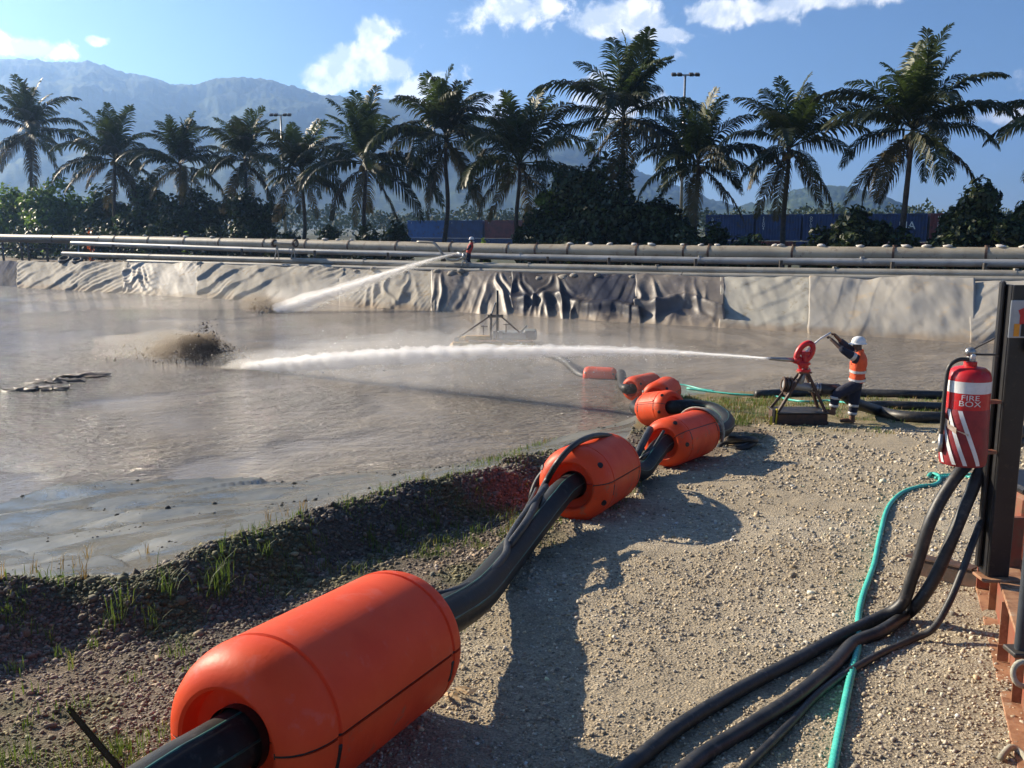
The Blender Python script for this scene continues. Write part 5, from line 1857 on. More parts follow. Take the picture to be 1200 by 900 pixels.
# crumpled paper tag tied round it
mb = MB()
for (a, z, w, h) in ((-1.35, zb * .70, .35, .05), (-1.0, zb * .62, .4, .04), (-.55, zb * .60, .5, .014), (-1.5, zb * .8, .2, .05)):
    mb.add([cyp(a - w / 2, z + .01, rE * 1.13), cyp(a + w / 2, z - .02, rE * 1.10), cyp(a + w / 2, z - .02 + h, rE * 1.12), cyp(a - w / 2, z + h, rE * 1.16)], [(0, 1, 2, 3)])
M['paper'] = pmat('paper_tag', (.62, .50, .40), (.5, .38, .28), 30, .8)
mb.build('paper_tag', M['paper'], t)
for s, z, sz in (('FIRE', hE * .702, .050), ('BOX', hE * .640, .053)):
    me = text_mesh(s, sz * 1.28, lambda x, y, z=z: cyp((x * .95 + .022) / rE - .50, z + y * .74, rE * 1.008), 'lettering', M['white'])
    link('lettering', me, cyl)
# valve, levers, hose
vt = ec + Vector((0, 0, hE * 1.055))
mb = MB(); mb.tube([vt - Vector((0, 0, .01)), vt + Vector((0, 0, .035))], [.032, .026], 12); mb.ball(vt + Vector((-.005, 0, .06)), (.036, .03, .032), 12, 8); valve = mb.build('valve', M['steel'], t, True)
mb = MB(); mb.bar(vt + Vector((-.01, 0, .045)), vt + Vector((.15, -.01, .045)), .022, .012, bev=.003); mb.bar(vt + Vector((.14, -.01, .045)), vt + Vector((.17, -.012, .035)), .020, .010); mb.build('carry_handle', M['darksteel'], valve)
mb = MB(); mb.bar(vt + Vector((.0, 0, .075)), vt + Vector((.135, -.01, .15)), .020, .008, bev=.002); mb.build('squeeze_lever', M['darksteel'], valve)
mb = MB(); mb.ball(vt + Vector((0, -.03, .035)), (.018, .01, .018), 10, 6); mb.build('gauge', M['white'], valve, True)
mb = MB()
mb.tube(smooth_path([vt + Vector((-.02, -.01, .015)), vt + Vector((-.09, -.02, .012)), vt + Vector((-.142, -.02, -.03)), ec + Vector((-rE * 1.18, -.02, hE * .85)), ec + Vector((-rE * 1.2, -.02, hE * .5)), ec + Vector((-rE * 1.2, -.02, hE * .30))], 7), .0135, 8)
mb.build('discharge_hose', M['rubber'], t, True)
mb = MB(); hq = ec + Vector((-rE * 1.2, -.02, hE * .30)); mb.tube([hq, hq - Vector((0, 0, .09)), hq - Vector((0, 0, .12))], [.015, .017, .012], 8); mb.build('nozzle', M['steel'], t, True)
mb = MB(); mb.bar(ec + Vector((rE * .9, .02, hE * .62)), ec + Vector((rE * 1.75, .05, hE * .62)), .05, .02); mb.bar(ec + Vector((rE * .9, .02, hE * .08)), ec + Vector((rE * 1.75, .05, hE * .08)), .05, .02); mb.build('wall_bracket', M['redox'], t)

# ================================================================== HOSES ON THE GRAVEL
def hose(pts, r, mat, label, name='hose', ribs=False):
    pp = []
    for p in pts:
        if len(p) == 2:
            pp.append(on_ground(*p) + Vector((0, 0, r * .95)))
        else:
            pp.append(P(*p))
    path = smooth_path(pp, 10)
    mb = MB()
    if ribs:
        fine = []
        L = [0]
        for a, b_ in zip(path[:-1], path[1:]):
            L.append(L[-1] + (b_ - a).length)
        tot = L[-1]
        n = int(min(900, tot / .012))
        xs = np.linspace(0, tot, n)
        arr = np.array([tuple(p) for p in path])
        fine = [Vector([np.interp(x, L, arr[:, k]) for k in range(3)]) for x in xs]
        rs = [r * (1.0 + .10 * (1 if (k // 2) % 2 else -1)) for k in range(n)]
        mb.tube(fine, rs, 10)
    else:
        mb.tube(path, r, 14)
    return tag(mb.build(name, mat, None, True), label, 'hose', 'hoses on the gravel')


hose([(690, 950), (752, 897), (800, 858), (865, 818), (930, 782), (985, 752), (1028, 731), (1056, 709, 6.35), (1068, 680, 6.3), (1078, 650, 6.25), (1090, 612, 6.2), (1106, 580, 6.2), (1128, 550, 6.22), (1160, 522, 6.4), (1200, 505, 6.6)], .041, M['rubber'], 'thick black hose on the gravel, uppermost of the three rising to the post')
hose([(765, 950), (818, 901), (870, 866), (930, 826), (975, 790), (1000, 762), (1030, 748), (1060, 728), (1078, 704, 6.3), (1098, 672, 6.25), (1118, 625, 6.2), (1136, 582, 6.2), (1152, 548, 6.24), (1180, 525, 6.5), (1215, 510, 6.7)], .042, M['rubber'], 'thick black hose on the gravel, middle one of the three')
hose([(830, 950), (876, 903), (920, 860), (955, 822), (988, 796), (1030, 772), (1072, 752), (1094, 736, 6.0), (1112, 706, 6.05), (1128, 668, 6.1), (1143, 628, 6.15), (1160, 590, 6.3), (1185, 570, 6.6)], .023, M['rubber'], 'thinner black hose on the gravel, lowest of the three')
hose([(968, 950), (977, 897), (986, 850), (996, 800), (1005, 762), (1006, 725), (1012, 698), (1024, 664), (1031, 630), (1040, 598), (1056, 580), (1078, 572), (1094, 570), (1101, 565), (1099, 559), (1091, 557), (1088, 560)], .0215, M['teal'], 'teal ribbed hose winding up the gravel under the black hoses', ribs=True)
hose([(1096, 562), (1120, 560), (1146, 562), (1175, 561), (1230, 558)], .0215, M['teal'], 'short teal hose lying behind the extinguisher post', ribs=True)
hose([(1098, 559), (1125, 557), (1150, 558), (1190, 557), (1240, 553)], .017, M['teal'], 'second teal hose alongside, slightly further back', ribs=True)
M['tarred'] = pmat('tarred_rope', (.005, .005, .005), rough=.95, spec=0.0)
# black stake rope in the near left corner
g0 = on_ground(72, 812)
mb = MB(); mb.tube([g0 - Vector((0, 0, .05)), g0 + (P(140, 902, 3.9) - g0) * 1.0, P(215, 1005, 2.9)], [.016, .014, .013], 8)
tag(mb.build('stake_line', M['tarred'], None, True), 'thin black taut line pegged in the near left gravel', 'rope')

# ================================================================== SMALL DREDGE
DD = 35.0
D = lambda px, py, dd=0.0: P(px, py, DD + dd)
t = thing('small_dredge', pixz(585, 405, ZW), 'small floating dredge with a mast in the middle of the pond', 'dredge')
M['dyellow'] = pmat('pontoon_yellow', (.58, .33, .05), (.42, .22, .04), 2, .55, c3=(.3, .18, .08), s3=5)
M['dgrey'] = pmat('machine_grey', (.13, .145, .14), (.09, .10, .10), 3, .55, c3=(.2, .2, .18), s3=8)
def hull(x0, x1, y0, y1, z0, z1):
    mb = MB()
    mb.box(((x0 + x1) / 2, (y0 + y1) / 2, (z0 + z1) / 2), (x1 - x0, y1 - y0, z1 - z0), None, .12)
    return mb
xl, xr = D(528, 400).x, D(628, 400).x
yc = D(570, 400).y
hull(xl, xr, yc - .75, yc - .15, ZW - .25, ZW + .17).build('pontoon', M['dyellow'], t)
hull(xl + .1, xr - .1, yc + .9, yc + 1.5, ZW - .25, ZW + .17).build('pontoon', M['dyellow'], t)
mb = MB(); mb.box(((xl + xr) / 2 + .3, yc + .35, ZW + .20), (2.4, 2.0, .05)); mb.build('deck', M['rust'], t)
bx0, bx1 = D(576, 400).x, D(626, 400).x
zt = D(590, 389).z
mb = MB(); mb.box(((bx0 + bx1) / 2 - .12, yc + .25, (ZW + .22 + zt) / 2), (bx1 - bx0 - .3, .9, zt - ZW - .22), None, .05); eng = mb.build('engine_box', M['dgrey'], t)
mb = MB(); mb.box((bx1 - .15, yc + .25, ZW + .38), (.5, .8, .34), None, .05); mb.build('engine_end', M['dgrey'], eng)
mb = MB(); mb.box((bx0 + .24, yc - .21, ZW + .42), (.36, .02, .26)); mb.build('engine_panel', M['greypipe'], eng)
zm = D(578, 352).z
for px in (575.5, 583):
    mb = MB(); mb.tube([Vector((D(px, 400).x, yc - .3, ZW + .2)), Vector((D(px, 340).x, yc - .3, D(px, 339 if px > 580 else 366).z))], .05, 8); mb.build('mast_leg', M['darksteel'], t, True)
for py0, py1 in ((399, 387), (387, 372)):
    mb = MB(); mb.bar(Vector((D(575, py0).x, yc - .3, D(575, py0).z)), Vector((D(583, py1).x, yc - .3, D(583, py1).z)), .05, .05); mb.build('mast_brace', M['steel'], t)
mb = MB(); mb.bar(Vector((D(572, 369).x, yc - .3, D(572, 369).z)), Vector((D(590, 369).x, yc - .3, D(590, 369).z)), .16, .10); mb.build('mast_head', M['darksteel'], t)
for a, b2 in (((573, 370), (534, 397)), ((587, 369), (609, 388.5))):
    mb = MB(); mb.bar(Vector((D(*a).x, yc - .3, D(*a).z)), Vector((D(*b2).x, yc - .3, D(*b2).z)), .06, .06); mb.build('stay', M['brownrust'], t)
mb = MB(); mb.bar(Vector((D(609, 389).x, yc - .3, D(609, 389).z)), Vector((D(617.5, 380).x, yc - .3, D(617.5, 380).z)), .07, .07); mb.build('kick_arm', M['drab'], t)
mb = MB(); mb.box(Vector((D(535.5, 397).x, yc - .3, D(535.5, 397.5).z)), (.16, .2, .2)); mb.build('stay_foot', M['darksteel'], t)
for px, py in ((566.5, 381), (593, 379)):
    mb = MB(); mb.tube([Vector((D(px, 400).x, yc, ZW + .2)), Vector((D(px, py).x, yc, D(px, py).z))], .022, 6); mb.bar(Vector((D(px - 3, py + 1).x, yc, D(px, py + 1).z)), Vector((D(px + 5, py + 1).x, yc, D(px, py + 1).z)), .04, .03); mb.build('signal_post', M['brownrust'], t)
mb = MB(); mb.tube([Vector((D(576, 368).x, yc - .3, D(576, 368).z)), Vector((D(581, 353).x, yc - .3, D(581, 353).z))], .03, 6); mb.build('winch_arm', M['steel'], t)
mb = MB(); mb.box(Vector((D(560, 399).x, yc - .2, ZW + .30)), (1.0, .25, .16), None, .03); mb.build('winch_beam', M['dyellow'], t)

# ================================================================== WATER JETS
M['water_white'] = pmat('white_water', (.96, .96, .95), (.94, .94, .93), 4, .5, transl=.6)


def volume_mat(name, col, dens, aniso=.3):
    m = bpy.data.materials.new(name)
    m.use_nodes = True
    N = NT(m.node_tree)
    v = N.n('ShaderNodeVolumePrincipled')
    v.inputs['Color'].default_value = tuple(col) + (1,)
    v.inputs['Density'].default_value = dens
    v.inputs['Anisotropy'].default_value = aniso
    o = N.n('ShaderNodeOutputMaterial')
    N.l(v.outputs[0], o.inputs['Volume'])
    return m


def wobble_tube(path, rad, n, amp, freq, seed, drop=0.0):
    """closed lumpy tube; drop pulls its underside down"""
    mb = MB(); mb.tube(path, rad, n)
    cen = [Vector(p) for p in path]
    V = []
    for i, p in enumerate(cen):
        for k in range(n):
            q = Vector(mb.v[i * n + k])
            d = q - p
            s = 1 + amp * mnoise.noise(q * freq + Vector((seed, 0, 0))) + amp * .6 * mnoise.noise(q * freq * 2.7)
            q = p + d * s
            if d.z < 0:
                q.z += d.z * drop
            V.append(tuple(q))
    mb.v = V
    return mb


def droplets(path, spread, n, size, seed, stretch, sag=0.0, bias=1.0, t0=0.0):
    """elongated drops flung along a path, as one mesh of small tetrahedra"""
    rg = np.random.default_rng(seed)
    arr = np.array([tuple(p) for p in path])
    m = len(arr) - 1
    u = (t0 + (1 - t0) * rg.random(n) ** bias) * m
    i = np.minimum(u.astype(int), m - 1); f = (u - i)[:, None]
    c = arr[i] * (1 - f) + arr[i + 1] * f
    dr = arr[i + 1] - arr[i]; dr /= np.linalg.norm(dr, axis=1)[:, None]
    sp = np.interp(u / m, np.linspace(0, 1, len(spread)), spread)[:, None]
    off = rg.normal(size=(n, 3)); off[:, 1] *= .8
    c = c + off * sp * .5
    c[:, 2] -= np.abs(rg.normal(size=n)) * sag * sp[:, 0] * 1.6
    sz = size * np.exp(rg.normal(size=n) * .45)[:, None] * np.interp(u / m, [0, 1], [.35, 1.15])[:, None]
    a = rg.normal(size=(n, 3)); a -= (a * dr).sum(1)[:, None] * dr; a /= np.linalg.norm(a, axis=1)[:, None]
    b_ = np.cross(dr, a)
    V = np.stack([c - dr * sz * stretch, c + a * sz, c + (-.5 * a + .87 * b_) * sz, c + (-.5 * a - .87 * b_) * sz, c + dr * sz * stretch], 1)
    V[..., 2] = np.maximum(V[..., 2], ZW + .003)
    base = (np.arange(n) * 5)[:, None]
    T = np.array([[0, 2, 1], [0, 3, 2], [0, 1, 3], [4, 1, 2], [4, 2, 3], [4, 3, 1]])
    F = (base[:, None] + T[None]).reshape(-1, 3)
    return V.reshape(-1, 3), F


J_px = [(902, 420.2), (850, 416.6), (790, 413), (720, 411), (640, 410.5), (560, 412), (480, 415.5), (410, 420), (345, 425.5), (285, 432)]
J_d = np.linspace(18.0, 29.6, len(J_px))
hit = pixz(285, 432, ZW)
J_d = np.interp(np.linspace(0, 1, len(J_px)), [0, 1], [lp(902, 420.2).y / pix_dir(902, 420.2).y, (hit - Vector((0, 0, CAMZ))).length / pix_dir(285, 432).length])
jet = smooth_path([P(px, py, d) for (px, py), d in zip(J_px, J_d)], 8)
t = thing('water_jet', jet[0], 'long white water jet shot from the red water cannon across the pond', 'water jet')
nj = len(jet)
core = wobble_tube(jet, [np.interp(i / nj, [0, .1, .3, .6, .85, 1], [.020, .026, .042, .062, .07, .05]) for i in range(nj)], 9, .5, 2.2, 1)
core = wobble_tube(jet[:16], [.020 + .010 * i / 15 for i in range(16)], 9, .3, 3, 1)
core.build('jet_core', M['water_white'], t, True)
V, F = droplets(jet, [.02, .045, .11, .18, .25, .30, .30, .28], 9000, .0055, 5, 3.5, 0.3)
o = link('spray', np_mesh('spray', V, F, M['water_white']), t); tag(o, kind='stuff')
V, F = droplets(jet, [.04, .12, .45, .75, .9, .95, .9], 3500, .0050, 6, 2.2, .9, .8, .18)
o = link('drizzle', np_mesh('drizzle', V, F, M['water_white']), t); tag(o, kind='stuff')
for k, (rs, den, dp) in enumerate((([.02, .032, .06, .09, .115, .125, .10], 18.0, .1), ([.025, .048, .105, .16, .21, .22, .17], 3.6, .25), ([.03, .10, .34, .55, .66, .62, .4], .16, 1.2), ([.05, .2, .60, .9, 1.0, .95, .6], .05, 1.3))):
    jetf = smooth_path(jet, 4)
    rad = [float(np.interp(i / (len(jetf) - 1), np.linspace(0, 1, 7), rs)) for i in range(len(jetf))]
    mb = wobble_tube(jetf, rad, 18, (.32, .38, .34, .34)[k], (5.0, 3.6, 1.6, .9)[k], 3 + k, dp)
    mb.v = [(x, y, max(z, ZW + .012 + .004 * k)) for x, y, z in mb.v]
    o = mb.build('mist', volume_mat('jet_mist', (.995, .99, .985), den), t, True); tag(o, kind='stuff')

J2_px = [(536, 296.5), (515, 302), (490, 309), (460, 319), (425, 331), (390, 343), (355, 355), (322, 366.5)]
h2 = pixz(322, 366.5, ZW)
d_end = (h2 - Vector((0, 0, CAMZ))).length / pix_dir(322, 366.5).length
s2 = Fn(536, 296)
d_st = (s2 - Vector((0, 0, CAMZ))).length / pix_dir(536, 296).length
jet2 = smooth_path([P(px, py, d_st + (d_end - d_st) * k / 7) for k, (px, py) in enumerate(J2_px)], 7)
t = thing('far_water_jet', jet2[0], 'distant white water jet falling left from the distant worker', 'water jet')
nj = len(jet2)
wobble_tube(jet2[:12], [.03] * 12, 8, .3, 1.6, 11).build('jet_core', M['water_white'], t, True)
V, F = droplets(jet2, [.03, .10, .18, .28, .36, .5], 2500, .010, 8, 5.0, .3)
o = link('spray', np_mesh('spray', V, F, M['water_white']), t); tag(o, kind='stuff')
for k, (rs, den, dp) in enumerate((([.03, .08, .14, .20, .28], 8.0, .1), ([.04, .13, .24, .36, .5], 1.4, .2), ([.06, .3, .6, .95, 1.3], .10, .6))):
    rad = [float(np.interp(i / (nj - 1), np.linspace(0, 1, 5), rs)) for i in range(nj)]
    mb = wobble_tube(jet2, rad, 14, .25, .6, 13 + k, dp)
    mb.v = [(x, y, max(z, ZW + .013 + .004 * k)) for x, y, z in mb.v]
    o = mb.build('mist', volume_mat('far_mist', (.995, .99, .985), den), t, True); tag(o, kind='stuff')

# ================================================================== MUD SPLASH
M['clod'] = pmat('mud_clod', (.055, .042, .030), (.10, .08, .06), 30, .6)
M['clod_tan'] = pmat('mud_drops', (.55, .48, .38), (.45, .38, .29), 30, .5, transl=.4)


def burst(n, cx, spread, seed, size, hmax, dens_pow=1.0):
    rg = np.random.default_rng(seed)
    # px-free plume: x along the jet's direction, heights fall off with a ragged top
    u = rg.beta(1.4, 2.6, n) if seed % 2 else rg.beta(1.8, 1.8, n)
    h = rg.beta(1.1, 1.9, n) * hmax * (np.sin(np.pi * np.clip(u * .92 + .06, 0, 1)) ** .6 + .1) * (1 + .7 * vnoise(u * 9, 0 * u, seed))
    c = np.stack([cx.x + spread[0] * (u - spread[2]), cx.y + rg.normal(size=n) * spread[1] + 1.2 * u, ZW + h], 1)
    sz = size * np.exp(rg.normal(size=n) * .55)
    d = rg.normal(size=(n, 6, 3)) * .35
    base = np.array([[1, 0, 0], [-1, 0, 0], [0, 1, 0], [0, -1, 0], [0, 0, 1], [0, 0, -1]], float)
    V = c[:, None] + (base[None] + d) * sz[:, None, None]
    T = np.array([[0, 2, 4], [2, 1, 4], [1, 3, 4], [3, 0, 4], [2, 0, 5], [1, 2, 5], [3, 1, 5], [0, 3, 5]])
    F = ((np.arange(n) * 6)[:, None, None] + T[None]).reshape(-1, 3)
    return V.reshape(-1, 3), F


hc = pixz(262, 424, ZW)
t = thing('mud_splash', hc, 'dark mud splash thrown up where the long water jet lands', 'splash')
V, F = burst(2200, hc, (-2.9, .35, .12), 3, .0085, 1.2)
o = link('mud_clods', np_mesh('mud_clods', V, F, M['clod']), t); tag(o, kind='stuff')
V, F = burst(700, hc, (-1.6, .25, .10), 4, .012, 1.1)
o = link('dark_clods', np_mesh('dark_clods', V, F, M['clod']), t); tag(o, kind='stuff')
V, F = burst(2600, hc, (-6.0, .6, .15), 7, .010, .6)
o = link('tan_drops', np_mesh('tan_drops', V, F, M['clod_tan']), t); tag(o, kind='stuff')


def puff(parent, c, s, mat, seed, name):
    mb = MB(); mb.ball((0, 0, 0), 1, 20, 12)
    V = []
    for v in mb.v:
        q = Vector(v)
        k = 1 + .35 * mnoise.noise(q * 1.6 + Vector((seed, 0, 0))) + .15 * mnoise.noise(q * 4 + Vector((0, seed, 0)))
        p = c + Vector((q.x * s[0], q.y * s[1], q.z * s[2])) * k
        V.append((p.x, p.y, max(p.z, ZW + .012 + .003 * (seed % 7))))
    mb.v = V
    o = mb.build(name, mat, parent, True); tag(o, kind='stuff')


vm_dark = volume_mat('mud_spray', (.35, .29, .22), 3.6, .1)
vm_mid = volume_mat('mud_spray_thin', (.50, .43, .34), .75, .1)
vm_tan = volume_mat('mud_mist', (.86, .79, .66), .16, .3)
for k in range(9):
    f_ = k / 8
    puff(t, hc + Vector((-.35 - 1.9 * f_ + random.uniform(-.15, .15), .2 + .3 * f_, .25 + random.uniform(0, .42) * (1 - .4 * f_))), (random.uniform(.28, .5), .35, random.uniform(.22, .40)), vm_dark if k < 5 else vm_mid, 11 + k, 'mud_cloud')
puff(t, hc + Vector((-1.25, .35, .42)), (1.4, .7, .62), vm_mid, 2, 'mud_cloud')
puff(t, hc + Vector((-2.6, .9, .40)), (2.6, .9, .55), vm_tan, 3, 'mud_mist')
puff(t, hit + Vector((.25, 0, .08)), (.95, .45, .22), volume_mat('landing_foam', (.97, .95, .90), .9), 9, 'foam_mist')
puff(t, hit + Vector((.6, .1, .2)), (1.6, .7, .45), volume_mat('landing_mist', (.97, .94, .88), .16), 10, 'foam_mist')
h3 = pixz(318, 366, ZW)
t = thing('far_splash', h3, 'small splash and mist where the distant water jet lands', 'splash')
V, F = burst(320, h3, (-2.2, .4, .15), 13, .022, .55)
o = link('mud_clods', np_mesh('mud_clods', V, F, M['clod_tan']), t); tag(o, kind='stuff')
puff(t, h3 + Vector((-.6, .3, .4)), (1.1, .6, .55), vm_mid, 4, 'mud_cloud')
puff(t, h3 + Vector((-5.5, 1.5, .7)), (6.5, 1.5, .85), volume_mat('far_mud_mist', (.9, .85, .75), .05, .3), 5, 'mud_mist')
# ================================================================== LOOSE STONES AND GRASS
ico = bmesh.new()
bmesh.ops.create_icosphere(ico, subdivisions=1, radius=1)
IV = np.array([tuple(v.co) for v in ico.verts])
IF = np.array([[v.index for v in f.verts] for f in ico.faces])
ico.free()


def stone_field(n, seed, rmin, rmax, amin, amax, size_fn, keep, flat=.62, sink=.25, tone=1.0):
    rg = np.random.default_rng(seed)
    r = rmin * (rmax / rmin) ** rg.random(n)
    a = np.radians(amin + (amax - amin) * rg.random(n))
    x, y = r * np.sin(a), r * np.cos(a)
    k = keep(x, y, rg)
    x, y, r = x[k], y[k], r[k]
    n = len(x)
    z = height(x, y)
    s = size_fn(r, rg, n)
    jit = 1 + rg.normal(size=(n, len(IV))) * .17
    sc = np.stack([rg.uniform(.75, 1.35, n), rg.uniform(.7, 1.1, n), rg.uniform(.45, .95, n) * flat / .62], 1)
    V = IV[None] * jit[..., None] * sc[:, None, :]
    th = rg.random(n) * 6.28; ph = rg.normal(size=n) * .5
    c, s_ = np.cos(ph)[:, None], np.sin(ph)[:, None]
    V = np.stack([V[..., 0], V[..., 1] * c - V[..., 2] * s_, V[..., 1] * s_ + V[..., 2] * c], -1)
    c, s_ = np.cos(th)[:, None], np.sin(th)[:, None]
    V = np.stack([V[..., 0] * c - V[..., 1] * s_, V[..., 0] * s_ + V[..., 1] * c, V[..., 2]], -1)
    V = V * s[:, None, None]
    V[..., 0] += x[:, None]; V[..., 1] += y[:, None]; V[..., 2] += (z + s * sink)[:, None]
    F = ((np.arange(n) * len(IV))[:, None, None] + IF[None]).reshape(-1, 3)
    col, _ = albedo(x, y)
    br = np.exp(rg.normal(size=n) * .30)[:, None] * tone
    warm = 1 + rg.normal(size=(n, 1)) * np.array([[.06, .015, -.07]])
    col = np.clip(col * br * warm, .015, .75)
    return V.reshape(-1, 3), F, np.repeat(col, len(IV), 0)


sm = bpy.data.materials.new('gravel_stone')
sm.use_nodes = True
N = NT(sm.node_tree)
b = N.n('ShaderNodeBsdfPrincipled'); o = N.n('ShaderNodeOutputMaterial')
ca = N.n('ShaderNodeVertexColor', layer_name='zone')
g = N.n('ShaderNodeTexCoord').outputs['Object']
N.l(N.mix(1.0, ca.outputs['Color'], N.mix(N.smooth(N.noise(g, 160, 3, .6), .35, .65), (.8, .8, .8), (1.2, 1.2, 1.2)), 'MULTIPLY'), b.inputs['Base Color'])
b.inputs['Roughness'].default_value = .85
N.l(b.outputs[0], o.inputs[0])

land_keep = lambda x, y, rg: in_poly(x, y, LAND) & (poly_dist(x, y, A_LINE)[0] > .01) & (vnoise(x * .8, y * .8, 77) + vnoise(x * 2.1, y * 2.1, 78) * .6 > -.42 + .35 * rg.random(x.size))
V, F, C_ = stone_field(66000, 5, 2.9, 19, -36, 36, lambda r, rg, n: (.0022 + .00105 * r) * np.exp(rg.normal(size=n) * .34), land_keep, tone=1.0)
gs = link('gravel', np_mesh('gravel', V, F, sm, False, C_)); tag(gs, 'loose pale and brown gravel stones covering the yard', 'gravel', kind='stuff')
brown_keep = lambda x, y, rg: in_poly(x, y, LAND) & ~in_poly(x, y, PIPE_G + [(PIPE_G[-1][0], PIPE_G[-1][1] + 6), (60, 40), (60, -40), (PIPE_G[0][0], -40)]) & (vnoise(x * 1.3, y * 1.3, 177) > -.35)
V, F, C_ = stone_field(30000, 15, 3.0, 15, -37, 4, lambda r, rg, n: (.0030 + .0014 * r) * np.exp(rg.normal(size=n) * .36), brown_keep, flat=.5, sink=.15, tone=1.45)
gs = link('brown_gravel', np_mesh('brown_gravel', V, F, sm, False, C_)); tag(gs, 'reddish brown gravel stones left of the black pipe', 'gravel', kind='stuff')
berm_keep = lambda x, y, rg: in_poly(x, y, LAND) & (poly_dist(x, y, A_LINE)[0] < .95) & (x < 1.7)
V, F, C_ = stone_field(60000, 6, 4.2, 15, -38, 8, lambda r, rg, n: (.005 + .0012 * r) * np.exp(rg.normal(size=n) * .38), berm_keep, tone=1.15)
gs = link('berm_gravel', np_mesh('berm_gravel', V, F, sm, False, C_)); tag(gs, 'dark coarse gravel heaped in a low berm along the mud', 'gravel', kind='stuff')
mud_keep = lambda x, y, rg: (~in_poly(x, y, LAND)) & in_poly(x, y, DRY) & (vnoise(x * 1.3, y * 1.3, 97) > .05)
V, F, C_ = stone_field(2200, 8, 6, 20, -38, 10, lambda r, rg, n: (.002 + .0009 * r) * np.exp(rg.normal(size=n) * .5), mud_keep, sink=.0, tone=.35)
gs = link('mud_specks', np_mesh('mud_specks', V, F, sm, False, C_)); tag(gs, 'small dark clods scattered over the wet mud', 'mud clods', kind='stuff')

# grass: blades gathered in tufts
M['grass'] = pmat('grass_blade', (.13, .20, .030), (.085, .13, .022), 6, .55, 0, c3=(.26, .23, .06), s3=3., transl=.4)
M['grass_dry'] = pmat('dry_blade', (.30, .20, .06), (.22, .14, .04), 6, .6, 0, transl=.35)


def blades(tufts, seed, mat, name, label):
    rg = np.random.default_rng(seed)
    t = np.array([(q[0], q[1], q[2], q[4]) for q in tufts])
    t = np.repeat(t, [int(q[3] * 1.8) for q in tufts], 0)
    n = len(t)
    bx, by = t[:, 0] + rg.normal(size=n) * t[:, 3], t[:, 1] + rg.normal(size=n) * t[:, 3]
    bz = height(bx, by)
    h = t[:, 2] * rg.uniform(.45, 1.15, n)
    a = rg.random(n) * 6.28
    ln = rg.uniform(.1, .85, n) * h
    w = .0016 + .00020 * np.hypot(bx, by)
    dx, dy = np.cos(a), np.sin(a)
    qx, qy = -dy * w, dx * w
    VV = np.stack([np.stack(c, 1) for c in ((bx - qx, by - qy, bz - .01), (bx + qx, by + qy, bz - .01), (bx + dx * ln * .35 - qx * .8, by + dy * ln * .35 - qy * .8, bz + h * .6), (bx + dx * ln * .35 + qx * .8, by + dy * ln * .35 + qy * .8, bz + h * .6), (bx + dx * ln, by + dy * ln, bz + h * .95))], 1)
    o = (np.arange(n) * 5)[:, None]
    FF = np.concatenate([o + np.array([[0, 1, 3]]), o + np.array([[0, 3, 2]]), o + np.array([[2, 3, 4]])])
    return tag(link(name, np_mesh(name, VV.reshape(-1, 3), FF, mat)), label, 'grass', kind='stuff')


rg = np.random.default_rng(31)
T1 = []
for px, py, h, n, s in ((262, 690, .26, 26, .06), (250, 700, .22, 18, .07), (195, 697, .20, 12, .05), (145, 715, .20, 14, .04), (135, 735, .16, 16, .06), (180, 735, .13, 14, .05), (210, 768, .13, 16, .04), (72, 770, .12, 10, .03), (85, 785, .16, 6, .02), (60, 755, .13, 6, .02), (20, 790, .12, 8, .03), (315, 655, .20, 10, .03), (365, 645, .16, 10, .03), (385, 665, .10, 16, .06), (340, 680, .10, 18, .08), (300, 690, .10, 14, .07), (510, 615, .16, 12, .04), (500, 622, .12, 10, .04), (440, 640, .10, 14, .08), (15, 892, .12, 12, .05), (35, 850, .08, 8, .04), (130, 880, .09, 8, .04), (60, 840, .08, 10, .05), (95, 830, .10, 6, .03), (265, 655, .22, 8, .02), (430, 628, .10, 8, .05), (475, 640, .09, 10, .06), (325, 700, .08, 16, .08), (230, 790, .07, 10, .06), (150, 800, .08, 8, .05), (30, 815, .09, 6, .04), (110, 760, .12, 6, .03)):
    q = on_ground(px, py)
    T1.append((q.x, q.y, h, n, s))
for k in range(2600):                                   # scattered short tufts on the brown side
    r = 3.6 * (14 / 3.6) ** rg.random(); a = math.radians(-38 + 46 * rg.random())
    x, y = r * math.sin(a), r * math.cos(a)
    T1.append((x, y, .05 + .07 * rg.random(), 7, .05))
xs = np.array([q[0] for q in T1]); ys = np.array([q[1] for q in T1])
dP, _ = poly_dist(xs, ys, PIPE_G)
rgt = in_poly(xs, ys, PIPE_G + [(PIPE_G[-1][0], PIPE_G[-1][1] + 6), (60, 40), (60, -40), (PIPE_G[0][0], -40)])
ok = in_poly(xs, ys, LAND) & (~rgt | (dP < .3)) & (vnoise(xs * 1.1, ys * 1.1, 3) > -.12)
T1 = [q for i, q in enumerate(T1) if i < 32 or ok[i]]
blades(T1, 1, M['grass'], 'grass_tufts', 'thin green grass tufts growing on the brown gravel and berm')
T2 = []
for k in range(900):                                   # rough sward by the pond edge around the worker
    x = rg.uniform(2.6, 16); y = rg.uniform(15.6, 23.6)
    if vnoise(np.array([x * .9]), np.array([y * .9]), 5)[0] + (y - 18) * .12 > -.05 + .2 * rg.random():
        T2.append((x, y, .05 + .06 * rg.random(), 7, .09))
for px, py in ((590, 536), (600, 530), (575, 540), (620, 525), (635, 520), (560, 545), (605, 538), (585, 532)):
    q = on_ground(px, py)
    T2.append((q.x, q.y, .10, 22, .16))
for k in range(60):
    q = on_ground(rg.uniform(835, 905), rg.uniform(470, 500))
    T2.append((q.x, q.y, .10 + .08 * rg.random(), 9, .1))
blades(T2, 2, M['grass'], 'pond_side_grass', 'short green grass by the pond edge around the worker')
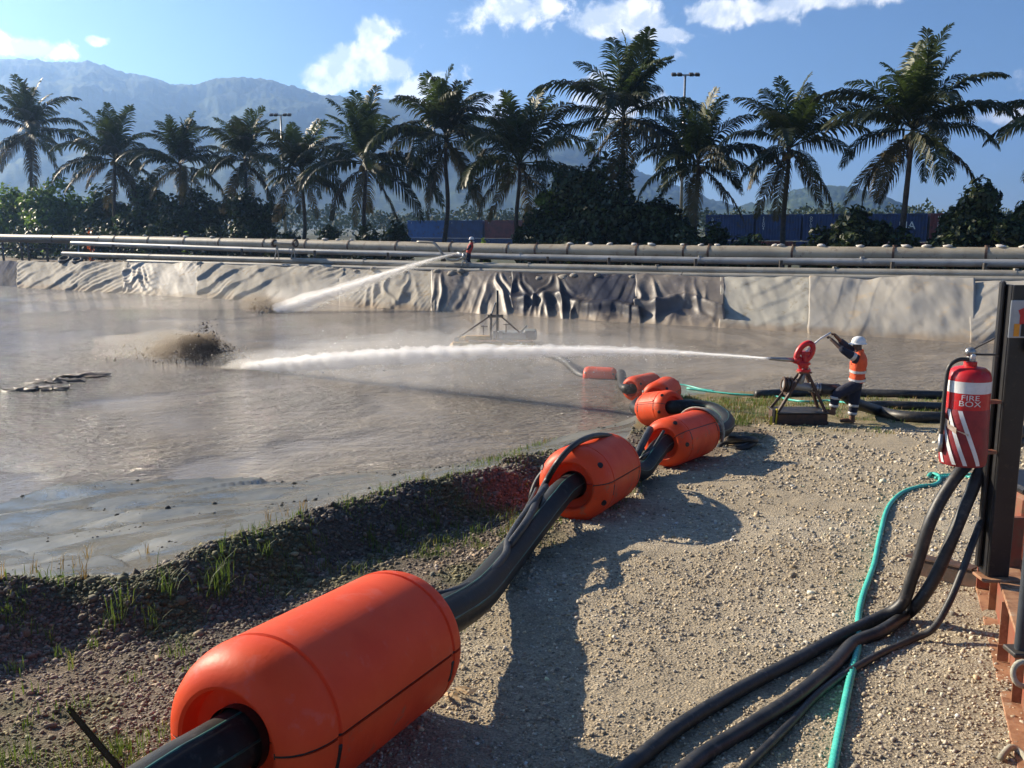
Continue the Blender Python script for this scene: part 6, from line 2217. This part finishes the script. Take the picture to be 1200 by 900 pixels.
T3 = [(q[0] + rg.normal() * .2, q[1] + rg.normal() * .2, q[2] * 1.1, 5, .08) for q in T2[::2]]
for px, py in ((70, 668), (90, 665), (105, 655), (3, 680), (40, 672), (172, 650), (335, 605), (355, 600), (315, 610), (100, 680), (600, 612), (605, 620), (598, 628), (640, 560)):
    q = on_ground(px, py)
    T3.append((q.x, q.y, .17, 4, .02))
blades(T3, 3, M['grass_dry'], 'dry_grass', 'dry yellow weeds on the berm crest and pond edge')

# fallen dry leaf litter beside the nearest float and dark driftwood on the water
for k, (px, py, w, lab) in enumerate(((28, 457, .7, 'dark mud clump low in the water at the left edge'), (62, 457, .55, 'dark mud clump right of the one at the left edge'), (65, 447, .8, 'long dark mud clump in the water at the left'), (95, 441, .9, 'dark mud clump with twigs farthest right in the left water'))):
    q = pixz(px, py, ZW)
    mb = MB(); mb.ball((0, 0, 0), 1, 40, 14)
    V = []
    for v in mb.v:
        p = Vector(v)
        n = 1 + .8 * mnoise.noise(p * 1.9 + Vector((k * 5, 0, 0))) + .5 * mnoise.noise(p * 4.4 + Vector((0, k * 3, 0)))
        V.append((q.x + p.x * w * .8 * n, q.y + p.y * w * .45 * n, q.z - .02 + p.z * .085 * n + .05 * mnoise.noise(Vector((p.x * 5 + k, p.y * 4, 0)))))
    mb.v = V
    tag(mb.build('mud_clump', M['clod'], None, True), lab, 'mud clump')
M['litter'] = pmat('dry_litter', (.50, .36, .20), (.38, .26, .14), 30, .8)
lq = on_ground(533, 820)
mb = MB()
for k in range(14):
    a = random.random() * 6.28
    c = lq + Vector((random.gauss(0, .07), random.gauss(0, .05), .02 + random.random() * .03))
    u = Vector((math.cos(a), math.sin(a), random.uniform(-.2, .3))) * random.uniform(.03, .06)
    w = Vector((-math.sin(a), math.cos(a), random.uniform(-.5, .5))) * .014
    mb.add([c - u, c + w, c + u, c - w], [(0, 1, 2, 3)])
tag(mb.build('leaf_litter', M['litter']), 'scrap of dry leaves in the shadow beside the nearest float', 'leaves')
q = on_ground(868, 523)
mb = MB(); mb.bar(q + Vector((-.2, 0, .02)), q + Vector((.35, .05, .02)), .05, .02)
tag(mb.build('wood_scrap', M['litter']), 'pale scrap of wood on the grass edge behind the third float', 'wood')
